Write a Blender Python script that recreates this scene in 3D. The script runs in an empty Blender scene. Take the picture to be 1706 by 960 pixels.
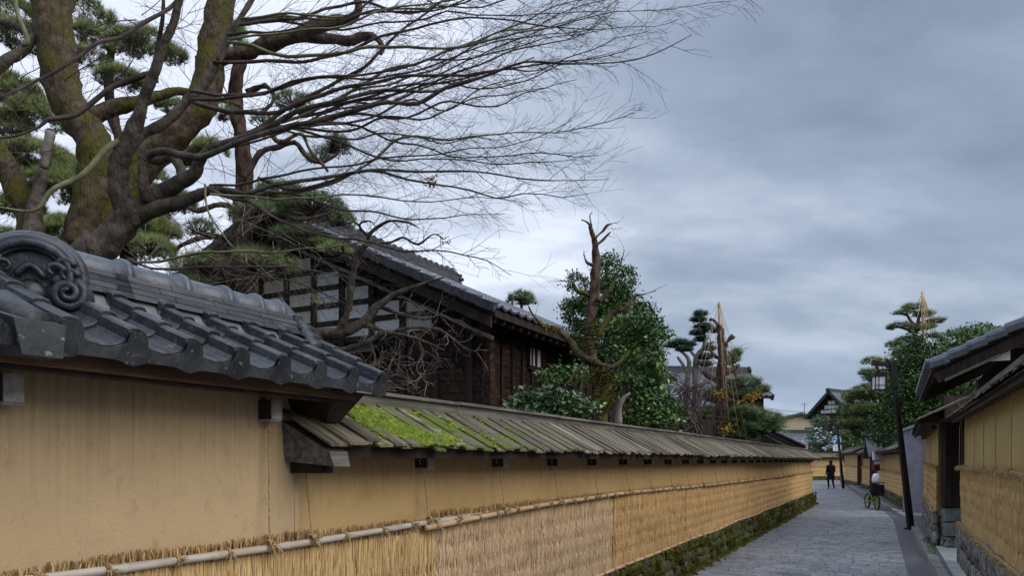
import bpy, math, random
import numpy as np
from mathutils import Vector, Matrix, noise
R = random.Random(7)
U = R.uniform
SC = bpy.context.scene
COL = SC.collection

# ------------------------------------------------------------------ camera
F = 1232.0; CX = 853.0; HY = 768.0; EYE = 1.7
cam = bpy.data.cameras.new('camera'); cam.sensor_width = 36.0; cam.lens = 36.0 * F / 1706.0
cam.shift_y = (HY - 480.0) / 1706.0; cam.clip_start = 0.05; cam.clip_end = 6000
camo = bpy.data.objects.new('camera', cam); COL.objects.link(camo)
camo.location = (0, 0, EYE); camo.rotation_euler = (math.radians(90), 0, 0)
SC.camera = camo

# street frame: s runs along the lane, t to its right, both from the foot of the camera
TH = math.radians(62.7)
DX, DY = math.cos(TH), math.sin(TH); RX, RY = DY, -DX

# ------------------------------------------------------------------ sky, sun, exposure
SUN_EL, SUN_AZ = 36.0, -30.0        # azimuth: degrees from +X towards +Y of where the light comes from
w = bpy.data.worlds.new('World'); SC.world = w; w.use_nodes = True
nt = w.node_tree; nt.nodes.clear()
def nn(t, **k):
    n = nt.nodes.new(t)
    for a, b in k.items(): setattr(n, a, b)
    return n
def mth(op, a, b=None, c=None):
    n = nn('ShaderNodeMath', operation=op)
    for i, v in enumerate((a, b, c)):
        if v is None: continue
        if isinstance(v, (int, float)): n.inputs[i].default_value = v
        else: nt.links.new(v, n.inputs[i])
    return n.outputs[0]
sky = nn('ShaderNodeTexSky', sky_type='NISHITA'); sky.sun_disc = False
sky.sun_elevation = math.radians(SUN_EL); sky.sun_rotation = math.radians(90 - SUN_AZ)
sky.air_density = 1.3; sky.dust_density = 2.0
b1 = nn('ShaderNodeBackground'); b1.inputs[1].default_value = 0.07; nt.links.new(sky.outputs[0], b1.inputs[0])
tc = nn('ShaderNodeTexCoord'); sp = nn('ShaderNodeSeparateXYZ'); nt.links.new(tc.outputs['Generated'], sp.inputs[0])
zz = mth('ADD', mth('MAXIMUM', sp.outputs[2], 0.0), 0.34)
px_ = mth('DIVIDE', sp.outputs[0], zz); py_ = mth('DIVIDE', sp.outputs[1], zz)
cb = nn('ShaderNodeCombineXYZ'); nt.links.new(px_, cb.inputs[0]); nt.links.new(py_, cb.inputs[1])
mp = nn('ShaderNodeMapping'); nt.links.new(cb.outputs[0], mp.inputs[0])
mp.inputs['Rotation'].default_value = (0, 0, math.radians(-28)); mp.inputs['Scale'].default_value = (0.85, 1.55, 1)
mp.inputs['Location'].default_value = (2.6, 1.2, 0)
n1 = nn('ShaderNodeTexNoise'); n1.inputs['Scale'].default_value = 1.5; n1.inputs['Detail'].default_value = 7; n1.inputs['Roughness'].default_value = .56
n1.inputs['Distortion'].default_value = .12
nt.links.new(mp.outputs[0], n1.inputs[0])
glow = nn('ShaderNodeVectorMath', operation='DOT_PRODUCT'); nt.links.new(tc.outputs['Generated'], glow.inputs[0])
gv = Vector((-0.55, 1.0, 0.62)).normalized(); glow.inputs[1].default_value = gv
gl = mth('POWER', mth('MAXIMUM', glow.outputs['Value'], 0.0), 6.0)
g2 = nn('ShaderNodeVectorMath', operation='DOT_PRODUCT'); nt.links.new(tc.outputs['Generated'], g2.inputs[0]); g2.inputs[1].default_value = Vector((.50, 1.0, .62)).normalized()
cv = mth('ADD', n1.outputs[0], mth('SUBTRACT', mth('MULTIPLY', gl, 0.27), mth('MULTIPLY', mth('POWER', mth('MAXIMUM', g2.outputs['Value'], 0.0), 14.0), .07)))
rp = nn('ShaderNodeValToRGB'); nt.links.new(cv, rp.inputs[0])
e = rp.color_ramp.elements; e[0].position = .27; e[0].color = (.17, .21, .29, 1); e[1].position = .72; e[1].color = (.66, .71, .84, 1)
m = e.new(.46); m.color = (.26, .315, .41, 1)
m = e.new(.60); m.color = (.395, .45, .555, 1)
# the air near the horizon is bluer and even
hz = nn('ShaderNodeMapRange'); nt.links.new(sp.outputs[2], hz.inputs[0]); hz.inputs[1].default_value = 0.0; hz.inputs[2].default_value = .16; hz.inputs[3].default_value = .75; hz.inputs[4].default_value = 0
mxh = nn('ShaderNodeMixRGB'); nt.links.new(hz.outputs[0], mxh.inputs[0]); nt.links.new(rp.outputs[0], mxh.inputs[1]); mxh.inputs[2].default_value = (.30, .40, .56, 1)
# an overcast sky is brightest overhead
zb = nn('ShaderNodeMapRange'); nt.links.new(sp.outputs[2], zb.inputs[0]); zb.inputs[1].default_value = .5; zb.inputs[2].default_value = 1.0; zb.inputs[3].default_value = 1.0; zb.inputs[4].default_value = 3.0
b2 = nn('ShaderNodeBackground'); nt.links.new(mxh.outputs[0], b2.inputs[0]); nt.links.new(zb.outputs[0], b2.inputs[1])
ms = nn('ShaderNodeMixShader'); ms.inputs[0].default_value = .88
nt.links.new(b1.outputs[0], ms.inputs[1]); nt.links.new(b2.outputs[0], ms.inputs[2])
wo = nn('ShaderNodeOutputWorld'); nt.links.new(ms.outputs[0], wo.inputs[0])
sl = bpy.data.lights.new('sun', 'SUN'); sl.energy = 1.5; sl.angle = math.radians(45); sl.color = (1, .96, .9)
so = bpy.data.objects.new('sun', sl); COL.objects.link(so)
sd = Vector((math.cos(math.radians(SUN_AZ)) * math.cos(math.radians(SUN_EL)), math.sin(math.radians(SUN_AZ)) * math.cos(math.radians(SUN_EL)), math.sin(math.radians(SUN_EL))))
so.rotation_euler = sd.to_track_quat('Z', 'Y').to_euler(); so.location = (0, 0, 30)
SC.view_settings.view_transform = 'Standard'; SC.view_settings.look = 'None'; SC.view_settings.gamma = 1.0
SC.view_settings.use_curve_mapping = False; SC.view_settings.exposure = 0.52
SC.cycles.use_denoising = True; SC.cycles.max_bounces = 5

# ------------------------------------------------------------------ geometry helpers
def P(x, y, Y): return Vector(((x - CX) / F * Y, Y, EYE + (HY - y) / F * Y))      # photo pixel + distance -> place
def G(x, y): return P(x, y, F * EYE / (y - HY))                                    # photo pixel on the ground
def S(s, t, z=0.0): return Vector((DX * s + RX * t, DY * s + RY * t, z))
def ST(p): return p[0] * DX + p[1] * DY, p[0] * RX + p[1] * RY
def sx(x, t):
    k = (x - CX) / F
    return t * (k * RY - RX) / (DX - k * DY)
class Fr:                                                                           # a runs along, b outward, z up
    def __init__(f, o, d, n):
        f.o = Vector((o[0], o[1], 0)); f.d = Vector((d[0], d[1], 0)).normalized(); f.n = Vector((n[0], n[1], 0)).normalized()
    def __call__(f, a, b, z): return f.o + f.d * a + f.n * b + Vector((0, 0, z))
def Fr2(p, q, left=True):
    d = Vector((q[0] - p[0], q[1] - p[1], 0)).normalized(); n = Vector((-d.y, d.x, 0)) if left else Vector((d.y, -d.x, 0))
    return Fr(p, d, n)
def crom(pts, n=4):
    pts = [tuple(p) for p in pts]
    if len(pts) < 3: return pts
    q = [pts[0]] + pts + [pts[-1]]; out = []
    for i in range(1, len(q) - 2):
        a, b, c, d = (np.array(v, float) for v in q[i - 1:i + 3])
        for k in range(n):
            u = k / n
            out.append(tuple(.5 * ((2 * b) + (c - a) * u + (2 * a - 5 * b + 4 * c - d) * u * u + (3 * b - a - 3 * c + d) * u ** 3)))
    out.append(pts[-1]); return out
def lerp_tab(tab, s):
    if s <= tab[0][0]: return tab[0][1]
    for (a, x), (b, y) in zip(tab, tab[1:]):
        if s <= b: return x + (y - x) * (s - a) / (b - a)
    return tab[-1][1]

WM = {}
def wm(o): return WM.get(o.name, Matrix.Identity(4))
def link(o, parent, world):
    COL.objects.link(o)
    if parent is not None: o.parent = parent; o.matrix_basis = wm(parent).inverted() @ world
    else: o.matrix_basis = world
    WM[o.name] = world
    return o
def props(o, label=None, cat=None, group=None, kind=None):
    if label: o['label'] = label
    if cat: o['category'] = cat
    if group: o['group'] = group
    if kind: o['kind'] = kind
    return o
def thing(name, label, cat, loc, group=None):
    o = bpy.data.objects.new(name, None); o.empty_display_size = .2
    link(o, None, Matrix.Translation(Vector(loc)))
    return props(o, label, cat, group)
def place(name, me, parent, org, ax, ay, az, sc=(1, 1, 1), **k):
    o = bpy.data.objects.new(name, me)
    m = Matrix.Identity(4)
    for i, v in enumerate((ax, ay, az)):
        for j in range(3): m[j][i] = v[j] * sc[i]
    m.translation = Vector(org)
    link(o, parent, m); return props(o, **k)
class MB:
    def __init__(s): s.v = []; s.f = []; s.t = []; s.sm = []
    def add(s, v, f, t=1.0, smooth=False):
        n = len(s.v); s.v += [tuple(p) for p in v]; s.f += [tuple(i + n for i in q) for q in f]
        s.t += [t] * len(v); s.sm += [smooth] * len(f)
    def hexa(s, p, t=1.0):       # 8 corners: bottom 4 then top 4
        s.add(p, [(3, 2, 1, 0), (4, 5, 6, 7), (0, 1, 5, 4), (1, 2, 6, 5), (2, 3, 7, 6), (3, 0, 4, 7)], t)
    def box(s, fr, a0, a1, b0, b1, z0, z1, t=1.0, jit=0):
        p = [fr(a, b, z) for z in (z0, z1) for a, b in ((a0, b0), (a1, b0), (a1, b1), (a0, b1))]
        if jit: p = [q + Vector((U(-jit, jit), U(-jit, jit), U(-jit, jit))) for q in p]
        s.hexa(p, t)
    def beam(s, p, q, w, h, t=1.0, up=Vector((0, 0, 1))):
        p = Vector(p); q = Vector(q); d = (q - p).normalized(); x = d.cross(up)
        if x.length < 1e-4: x = d.cross(Vector((1, 0, 0)))
        x.normalize(); y = x.cross(d).normalized(); x *= w / 2; y *= h / 2
        s.hexa([p - x - y, p + x - y, q + x - y, q - x - y, p - x + y, p + x + y, q + x + y, q - x + y], t)
    def tube(s, pts, rad, n=6, t=1.0, smooth=True, lump=0.0, cap=True):
        pts = [Vector(p) for p in pts]; L = len(pts); v = []; up = None
        if not hasattr(rad, '__len__'): rad = [rad] * L
        for i, p in enumerate(pts):
            d = (pts[min(i + 1, L - 1)] - pts[max(i - 1, 0)])
            if d.length < 1e-9: d = Vector((0, 0, 1))
            d.normalize()
            if up is None: up = d.cross(Vector((.3, .2, .9))).normalized()
            up = (up - d * up.dot(d)); 
            if up.length < 1e-6: up = d.orthogonal()
            up.normalize(); y = d.cross(up)
            for k in range(n):
                a = 2 * math.pi * k / n; r = rad[i]
                q = up * math.cos(a) + y * math.sin(a)
                if lump: r *= 1 + lump * noise.noise((p + q * r) * 9) * 1.6 + lump * noise.noise((p + q * r) * 26)
                v.append(p + q * r)
        f = [(i * n + k, i * n + (k + 1) % n, (i + 1) * n + (k + 1) % n, (i + 1) * n + k) for i in range(L - 1) for k in range(n)]
        if cap and rad[-1] > .002: f.append(tuple((L - 1) * n + k for k in range(n)))
        if cap and rad[0] > .002: f.append(tuple(reversed(range(n))))
        s.add(v, f, t, smooth)
    def lathe(s, c, prof, n=16, t=1.0, ax=None):
        c = Vector(c); ax = ax or (Vector((1, 0, 0)), Vector((0, 1, 0)), Vector((0, 0, 1)))
        v = [c + ax[0] * r * math.cos(2 * math.pi * k / n) + ax[1] * r * math.sin(2 * math.pi * k / n) + ax[2] * z for r, z in prof for k in range(n)]
        f = [(i * n + k, i * n + (k + 1) % n, (i + 1) * n + (k + 1) % n, (i + 1) * n + k) for i in range(len(prof) - 1) for k in range(n)]
        s.add(v, f, t, True)
    def grid(s, fn, nu, nv, t=1.0, smooth=True):
        v = [fn(i / nu, j / nv) for j in range(nv + 1) for i in range(nu + 1)]
        f = [(j * (nu + 1) + i, j * (nu + 1) + i + 1, (j + 1) * (nu + 1) + i + 1, (j + 1) * (nu + 1) + i) for j in range(nv) for i in range(nu)]
        s.add(v, f, t, smooth)
    def mesh(s, name, mat, base=None):
        me = bpy.data.meshes.new(name)
        v = s.v
        if base is not None: v = [(p[0] - base[0], p[1] - base[1], p[2] - base[2]) for p in v]
        me.from_pydata(v, [], s.f)
        a = me.attributes.new('tint', 'FLOAT', 'POINT'); a.data.foreach_set('value', s.t)
        me.polygons.foreach_set('use_smooth', s.sm)
        me.materials.append(mat); me.update(); return me
    def out(s, name, mat, parent=None, base=None, **k):
        if parent is not None: W = wm(parent); base = W.translation; me = s.mesh(name, mat, base)
        else:
            if base is None:
                a = np.array(s.v); base = (a[:, 0].mean(), a[:, 1].mean(), a[:, 2].min())
            me = s.mesh(name, mat, base)
        o = bpy.data.objects.new(name, me)
        link(o, parent, Matrix.Translation(Vector(base)))
        return props(o, **k)

# ------------------------------------------------------------------ materials
MAT = {}
def M(name, c1, c2, sc=(4, 4, 4), detail=5, lo=.35, hi=.65, rough=.8, bump=0.0, bsc=None, spec=.3, c3=None, sc3=(2, 2, 2), t3=(.55, .65), rnd=.0, metal=0, sub=None, bdist=.01, tint=1.0):
    m = bpy.data.materials.new(name); m.use_nodes = True; t = m.node_tree; N = t.nodes; Lk = t.links.new
    bs = N['Principled BSDF']
    g = N.new('ShaderNodeNewGeometry'); mr = N.new('ShaderNodeMapping'); mr.inputs['Rotation'].default_value = (0, 0, -TH); Lk(g.outputs['Position'], mr.inputs[0])
    def nz(scale, det=5, ro=.6):
        mp = N.new('ShaderNodeMapping'); mp.inputs['Scale'].default_value = scale; Lk(mr.outputs[0], mp.inputs[0])
        n = N.new('ShaderNodeTexNoise'); n.inputs['Scale'].default_value = 1.0; n.inputs['Detail'].default_value = det; n.inputs['Roughness'].default_value = ro
        Lk(mp.outputs[0], n.inputs[0]); return n.outputs[0]
    def ramp(v, a, b):
        r = N.new('ShaderNodeMapRange'); r.interpolation_type = 'SMOOTHSTEP'; Lk(v, r.inputs[0]); r.inputs[1].default_value = a; r.inputs[2].default_value = b; return r.outputs[0]
    def mix(f, a, b, bt='MIX'):
        x = N.new('ShaderNodeMixRGB'); x.blend_type = bt
        for i, q in ((0, f), (1, a), (2, b)):
            if isinstance(q, (int, float)): x.inputs[i].default_value = q
            elif isinstance(q, tuple): x.inputs[i].default_value = q + (1,) if len(q) == 3 else q
            else: Lk(q, x.inputs[i])
        return x.outputs[0]
    c = mix(ramp(nz(sc, detail), lo, hi), c1, c2)
    if c3: c = mix(ramp(nz(sc3, 4), *t3), c, c3)
    at = N.new('ShaderNodeAttribute'); at.attribute_name = 'tint'
    tv = at.outputs['Fac']
    if tint != 1.0:
        p_ = N.new('ShaderNodeMath'); p_.operation = 'POWER'; Lk(tv, p_.inputs[0]); p_.inputs[1].default_value = tint; tv = p_.outputs[0]
    c = mix(1.0, c, tv, 'MULTIPLY')
    if rnd:
        oi = N.new('ShaderNodeObjectInfo'); r = N.new('ShaderNodeMapRange'); Lk(oi.outputs['Random'], r.inputs[0]); r.inputs[3].default_value = 1 - rnd; r.inputs[4].default_value = 1 + rnd
        c = mix(1.0, c, r.outputs[0], 'MULTIPLY')
    Lk(c, bs.inputs['Base Color']); bs.inputs['Roughness'].default_value = rough; bs.inputs['Metallic'].default_value = metal
    bs.inputs['Specular IOR Level'].default_value = spec
    if bump:
        b = N.new('ShaderNodeBump'); b.inputs['Strength'].default_value = bump; b.inputs['Distance'].default_value = bdist; Lk(nz(bsc or tuple(4 * q for q in sc), 6), b.inputs['Height']); Lk(b.outputs[0], bs.inputs['Normal'])
    MAT[name] = m
    return m, N, Lk, nz, ramp, mix, c, bs
def Mat(*a, **k): return M(*a, **k)[0]

# plaster: warm clay, brown weather streaks running down from the eaves
def plaster(name, c1, c2, zt, dep, scol=(.20, .135, .075)):
    m, N, Lk, nz, ramp, mix, c, bs = M(name, c1, c2, (1.3, 1.3, 1.0), rough=.93, bump=.35, bsc=(60, 60, 60), spec=.1, lo=.3, hi=.7, c3=tuple(x * .84 for x in c1), sc3=(14, 14, 9), t3=(.55, .8))
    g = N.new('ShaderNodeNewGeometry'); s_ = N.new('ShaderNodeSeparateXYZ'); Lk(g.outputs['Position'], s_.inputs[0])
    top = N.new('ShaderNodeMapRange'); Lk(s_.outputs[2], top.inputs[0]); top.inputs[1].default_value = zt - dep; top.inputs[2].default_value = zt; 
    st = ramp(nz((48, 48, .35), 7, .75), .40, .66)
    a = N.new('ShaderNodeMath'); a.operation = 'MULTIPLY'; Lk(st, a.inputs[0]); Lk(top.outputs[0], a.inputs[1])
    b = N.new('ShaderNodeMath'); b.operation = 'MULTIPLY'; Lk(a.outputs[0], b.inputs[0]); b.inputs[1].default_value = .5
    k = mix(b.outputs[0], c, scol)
    def fac(v, f):
        q = N.new('ShaderNodeMath'); q.operation = 'MULTIPLY'; Lk(v, q.inputs[0]); q.inputs[1].default_value = f; return q.outputs[0]
    k = mix(fac(ramp(nz((95, 95, 60), 3, .5), .66, .72), .45), k, (.62, .50, .34))      # chopped straw in the clay
    k = mix(fac(ramp(nz((2.1, 2.1, 3.2), 6, .7), .50, .68), .30), k, tuple(x * .62 for x in c1))      # damp, worn patches
    k = mix(fac(ramp(nz((30, 30, 22), 5, .7), .60, .68), .28), k, (.16, .11, .06))
    Lk(k, bs.inputs['Base Color'])
    return m
m_plasterA = plaster('clay_plaster', (.41, .292, .165), (.47, .34, .195), 2.05, .62)
m_plasterB = plaster('clay_plaster_low', (.44, .29, .13), (.49, .33, .155), 1.76, .40)
m_plasterC = plaster('clay_plaster_yellow', (.42, .31, .13), (.46, .345, .155), 2.5, .5)
m_tile = Mat('dark_kawara', (.014, .015, .018), (.042, .044, .050), (11, 11, 11), rough=.47, bump=.55, bsc=(40, 40, 40), spec=.5, rnd=.22, c3=(.10, .10, .09), sc3=(24, 24, 24), t3=(.58, .74))
m_tile_grey = Mat('grey_kawara', (.055, .058, .068), (.125, .13, .145), (9, 9, 9), rough=.45, bump=.3, bsc=(40, 40, 40), spec=.5, c3=(.28, .28, .30), sc3=(5, 5, 5), t3=(.6, .68))
m_tile_eave = Mat('kawara_lichen', (.014, .015, .017), (.036, .038, .041), (7, 7, 7), rough=.55, bump=.3, bsc=(40, 40, 40), spec=.4, rnd=.1, c3=(.17, .21, .185), sc3=(38, 38, 38), t3=(.60, .72))
m_ridge = Mat('ridge_kawara', (.034, .039, .050), (.078, .087, .106), (9, 9, 9), rough=.38, bump=.4, bsc=(30, 30, 30), spec=.55, rnd=.08)
m_noshi = Mat('noshi_kawara', (.03, .032, .038), (.075, .075, .075), (3, 9, 30), rough=.6, bump=.4, bsc=(25, 25, 60), spec=.35, rnd=.15, c3=(.16, .15, .13), sc3=(12, 12, 40), t3=(.64, .76))
m_mortar = Mat('roof_mortar', (.11, .12, .12), (.16, .17, .17), (9, 9, 9), rough=.9)
m_oni = Mat('onigawara', (.011, .013, .018), (.036, .041, .052), (9, 9, 9), rough=.42, bump=.5, bsc=(40, 40, 40), spec=.5, c3=(.09, .095, .09), sc3=(22, 22, 22), t3=(.6, .75))
m_fascia = Mat('brown_fascia', (.085, .042, .022), (.16, .085, .045), (2, 20, 20), rough=.75, bump=.3, bsc=(4, 60, 60))
m_dark = Mat('dark_timber', (.016, .011, .008), (.045, .027, .018), (14, 14, 2), rough=.75, bump=.4, bsc=(60, 60, 8), rnd=.25)
m_darkh = Mat('dark_boards', (.012, .007, .005), (.050, .024, .016), (2.5, 14, 14), rough=.7, bump=.5, bsc=(8, 60, 60), rnd=.3, c3=(.10, .075, .06), sc3=(2.5, 9, 9), t3=(.6, .75), spec=.2)
m_grey = Mat('grey_timber', (.075, .068, .060), (.17, .155, .135), (2, 30, 30), rough=.85, bump=.5, bsc=(6, 80, 80), spec=.2, rnd=.1, c3=(.12, .13, .08), sc3=(4, 4, 4), t3=(.55, .7))
m_pale = Mat('pale_end_grain', (.24, .22, .20), (.40, .38, .35), (20, 20, 20), rough=.85)
# roof planks with moss
def planks_mat():
    m, N, Lk, nz, ramp, mix, c, bs = M('weathered_planks', (.092, .076, .056), (.245, .21, .155), (40, 2.2, 2.2), rough=.9, bump=.6, bsc=(130, 8, 8), spec=.12, rnd=.30, c3=(.05, .043, .035), sc3=(60, 3, 3), t3=(.55, .75))
    g = N.new('ShaderNodeNewGeometry'); mr = N.new('ShaderNodeMapping'); mr.inputs['Rotation'].default_value = (0, 0, -TH); Lk(g.outputs['Position'], mr.inputs[0])
    s_ = N.new('ShaderNodeSeparateXYZ'); Lk(mr.outputs[0], s_.inputs[0])
    r = N.new('ShaderNodeMapRange'); Lk(s_.outputs[0], r.inputs[0]); r.inputs[1].default_value = 4.3; r.inputs[2].default_value = 6.8; r.inputs[3].default_value = .0; r.inputs[4].default_value = .17
    a = N.new('ShaderNodeMath'); a.operation = 'SUBTRACT'; Lk(nz((2.2, 5, 5), 6, .65), a.inputs[0]); Lk(r.outputs[0], a.inputs[1])
    r0 = N.new('ShaderNodeMapRange'); Lk(s_.outputs[0], r0.inputs[0]); r0.inputs[1].default_value = 3.0; r0.inputs[2].default_value = 3.5; r0.inputs[3].default_value = .2; r0.inputs[4].default_value = .0
    a2 = N.new('ShaderNodeMath'); a2.operation = 'SUBTRACT'; Lk(a.outputs[0], a2.inputs[0]); Lk(r0.outputs[0], a2.inputs[1])
    c2 = mix(ramp(a2.outputs[0], .44, .56), c, (.10, .12, .028))
    Lk(c2, bs.inputs['Base Color'])
    return m
m_plank = planks_mat()
m_moss = Mat('bright_moss', (.085, .115, .015), (.20, .255, .03), (30, 30, 30), rough=.95, bump=.6, bsc=(200, 200, 200), spec=.05)
m_mossd = Mat('dull_moss', (.035, .037, .010), (.11, .10, .02), (12, 12, 12), rough=.95, bump=.6, bsc=(90, 90, 90), spec=.05)
m_straw = Mat('straw', (.49, .315, .13), (.64, .455, .225), (60, 60, 3), rough=.75, bump=.35, bsc=(220, 220, 6), spec=.2, c3=(.30, .17, .06), sc3=(45, 45, 5), t3=(.56, .7))
m_strawp = Mat('straw_faded', (.52, .355, .20), (.66, .48, .30), (60, 60, 3), rough=.8, bump=.35, bsc=(220, 220, 6), spec=.15, c3=(.33, .22, .12), sc3=(45, 45, 5), t3=(.56, .7))
m_strawo = Mat('straw_orange', (.49, .305, .125), (.62, .405, .19), (40, 40, 3), rough=.8, bump=.35, bsc=(200, 200, 6), spec=.15, c3=(.36, .19, .065), sc3=(25, 25, 5), t3=(.56, .7))
m_strawd = Mat('straw_top_fringe', (.20, .12, .055), (.44, .29, .135), (60, 60, 5), rough=.85, spec=.1)
m_rope = Mat('straw_rope', (.34, .23, .11), (.52, .38, .20), (60, 60, 60), rough=.85, bump=.6, bsc=(180, 180, 180))
m_bam = Mat('bamboo_grey', (.36, .31, .26), (.52, .46, .39), (4, 30, 30), rough=.5, bump=.1, spec=.35, c3=(.42, .30, .18), sc3=(1.2, 8, 8), t3=(.5, .7))
m_bamt = Mat('bamboo_tan', (.46, .31, .17), (.58, .42, .25), (4, 30, 30), rough=.5, bump=.1, spec=.35, c3=(.34, .24, .15), sc3=(2.5, 8, 8), t3=(.55, .7))
m_stone = Mat('mossy_stone', (.045, .042, .033), (.115, .105, .085), (7, 7, 7), rough=.9, bump=.8, bsc=(40, 40, 40), rnd=.35, c3=(.085, .092, .014), sc3=(6, 6, 6), t3=(.42, .54), bdist=.02)
m_stoneg = Mat('grey_ashlar', (.12, .14, .13), (.21, .235, .22), (5, 5, 5), rough=.85, bump=.5, bsc=(30, 30, 30), rnd=.15)
m_stoner = Mat('rough_stone', (.10, .10, .09), (.30, .29, .26), (9, 9, 9), rough=.9, bump=.9, bsc=(30, 30, 30), rnd=.2, c3=(.05, .05, .045), sc3=(11, 11, 11), t3=(.5, .62), bdist=.02)
m_pave = Mat('paving_stone', (.185, .182, .185), (.265, .262, .265), (6, 6, 6), rough=.72, bump=.35, bsc=(60, 60, 60), spec=.35, rnd=.10, c3=(.13, .13, .14), sc3=(1.1, 1.1, 1.1), t3=(.5, .72))
m_joint = Mat('paving_joint', (.125, .125, .127), (.16, .16, .16), (20, 20, 20), rough=.95)
m_asph = Mat('asphalt', (.085, .085, .094), (.13, .13, .138), (60, 60, 60), rough=.8, bump=.3, bsc=(200, 200, 200), c3=(.12, .12, .125), sc3=(1.5, 1.5, 1.5), t3=(.5, .7))
m_kerb = Mat('kerb_granite', (.17, .17, .165), (.26, .26, .25), (30, 30, 30), rough=.8, bump=.3, bsc=(120, 120, 120), rnd=.12)
m_conc = Mat('concrete', (.30, .32, .31), (.38, .40, .39), (5, 5, 5), rough=.85, bump=.2, bsc=(60, 60, 60))
m_soil = Mat('garden_soil', (.05, .045, .03), (.09, .08, .05), (3, 3, 3), rough=.95, c3=(.06, .08, .03), sc3=(.7, .7, .7))
m_greyw = Mat('lilac_grey_wall', (.22, .215, .265), (.31, .30, .35), (2, 2, 2), rough=.9, bump=.2, bsc=(30, 30, 30), c3=(.18, .18, .215), sc3=(3, 3, 1))
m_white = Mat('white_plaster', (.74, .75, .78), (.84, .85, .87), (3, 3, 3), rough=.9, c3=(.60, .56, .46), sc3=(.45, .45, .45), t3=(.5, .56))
m_cream = Mat('cream_wall', (.58, .47, .30), (.64, .52, .34), (1, 1, 1), rough=.9)
m_metal = Mat('painted_metal', (.008, .007, .008), (.016, .013, .014), (9, 9, 9), rough=.6, spec=.25)
m_barkm = Mat('maple_bark', (.045, .036, .030), (.125, .102, .084), (9, 9, 9), rough=.85, bump=.9, bsc=(36, 36, 14), c3=(.085, .085, .03), sc3=(4, 4, 4), t3=(.55, .7), bdist=.04, spec=.2)
m_barkp = Mat('pine_bark', (.05, .034, .026), (.15, .10, .078), (14, 14, 6), rough=.95, bump=1.0, bsc=(40, 40, 18), bdist=.03, spec=.1)
m_barkg = Mat('mossy_bark', (.060, .045, .030), (.15, .115, .078), (9, 9, 9), rough=.95, bump=1.0, bsc=(30, 30, 9), bdist=.06, c3=(.105, .10, .022), sc3=(3.6, 3.6, 3.6), t3=(.45, .60), spec=.1)
m_barkl = Mat('pale_bark', (.15, .13, .11), (.27, .24, .21), (9, 9, 5), rough=.9, bump=.8, bsc=(30, 30, 20), spec=.15, bdist=.02)
m_twig = Mat('twig_bark', (.045, .032, .030), (.10, .07, .062), (9, 9, 9), rough=.8, spec=.2)
m_twigl = Mat('pale_twig', (.17, .135, .115), (.30, .25, .21), (9, 9, 9), rough=.8, spec=.2)
m_twigg = Mat('green_twig', (.10, .105, .05), (.19, .185, .10), (9, 9, 9), rough=.7, spec=.3)
def leafm(name, c1, c2, rough=.5, spec=.4, tr=.25):
    m, N, Lk, nz, ramp, mix, c, bs = M(name, c1, c2, (2.2, 2.2, 2.2), rough=rough, spec=spec, tint=1.3)
    return m
m_pine = leafm('pine_needles', (.055, .095, .032), (.12, .18, .065), .6, .25)
m_pinel = leafm('pine_needles_light', (.11, .145, .045), (.22, .26, .09), .6, .25)
m_pineb = leafm('pine_needles_bluish', (.028, .055, .038), (.065, .105, .07), .6, .25)
m_cam = leafm('camellia_leaves', (.045, .10, .024), (.13, .22, .055), .32, .5)
m_ever = leafm('evergreen_leaves', (.028, .064, .014), (.078, .14, .028), .5, .3)
m_shrub = leafm('pale_shrub_leaves', (.05, .088, .03), (.11, .17, .065), .35, .5)
m_yel = leafm('yellow_leaves', (.26, .15, .015), (.40, .27, .03), .6, .2)
m_brl = leafm('dead_leaves', (.16, .08, .03), (.28, .15, .06), .7, .1)
m_grass = leafm('grass_blades', (.10, .16, .03), (.19, .28, .06), .5, .3)
m_glass = Mat('window_glass', (.10, .13, .15), (.16, .19, .21), (1, 1, 1), rough=.12, spec=.7)
m_blk = Mat('black_fabric', (.008, .009, .014), (.016, .017, .024), (9, 9, 9), rough=.85, spec=.15)
m_skin = Mat('skin', (.42, .26, .19), (.46, .29, .21), rough=.6)
m_lime = Mat('lime_paint', (.35, .55, .02), (.42, .62, .03), rough=.35, spec=.5)
m_whitep = Mat('white_paint', (.72, .74, .78), (.78, .80, .82), rough=.5)
m_red = Mat('red_paint', (.55, .02, .02), (.6, .03, .03), rough=.5)
m_blue = Mat('blue_paint', (.02, .16, .42), (.03, .20, .5), rough=.5)
m_paper = Mat('lamp_glass', (.60, .60, .66), (.68, .68, .72), rough=.4)
m_redw = Mat('reddish_timber', (.075, .022, .014), (.16, .05, .03), (10, 10, 2), rough=.7)
m_rubber = Mat('rubber', (.012, .012, .012), (.02, .02, .02), rough=.8)
m_chrome = Mat('grey_metal', (.25, .25, .26), (.35, .35, .36), rough=.35, metal=.8)
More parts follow.
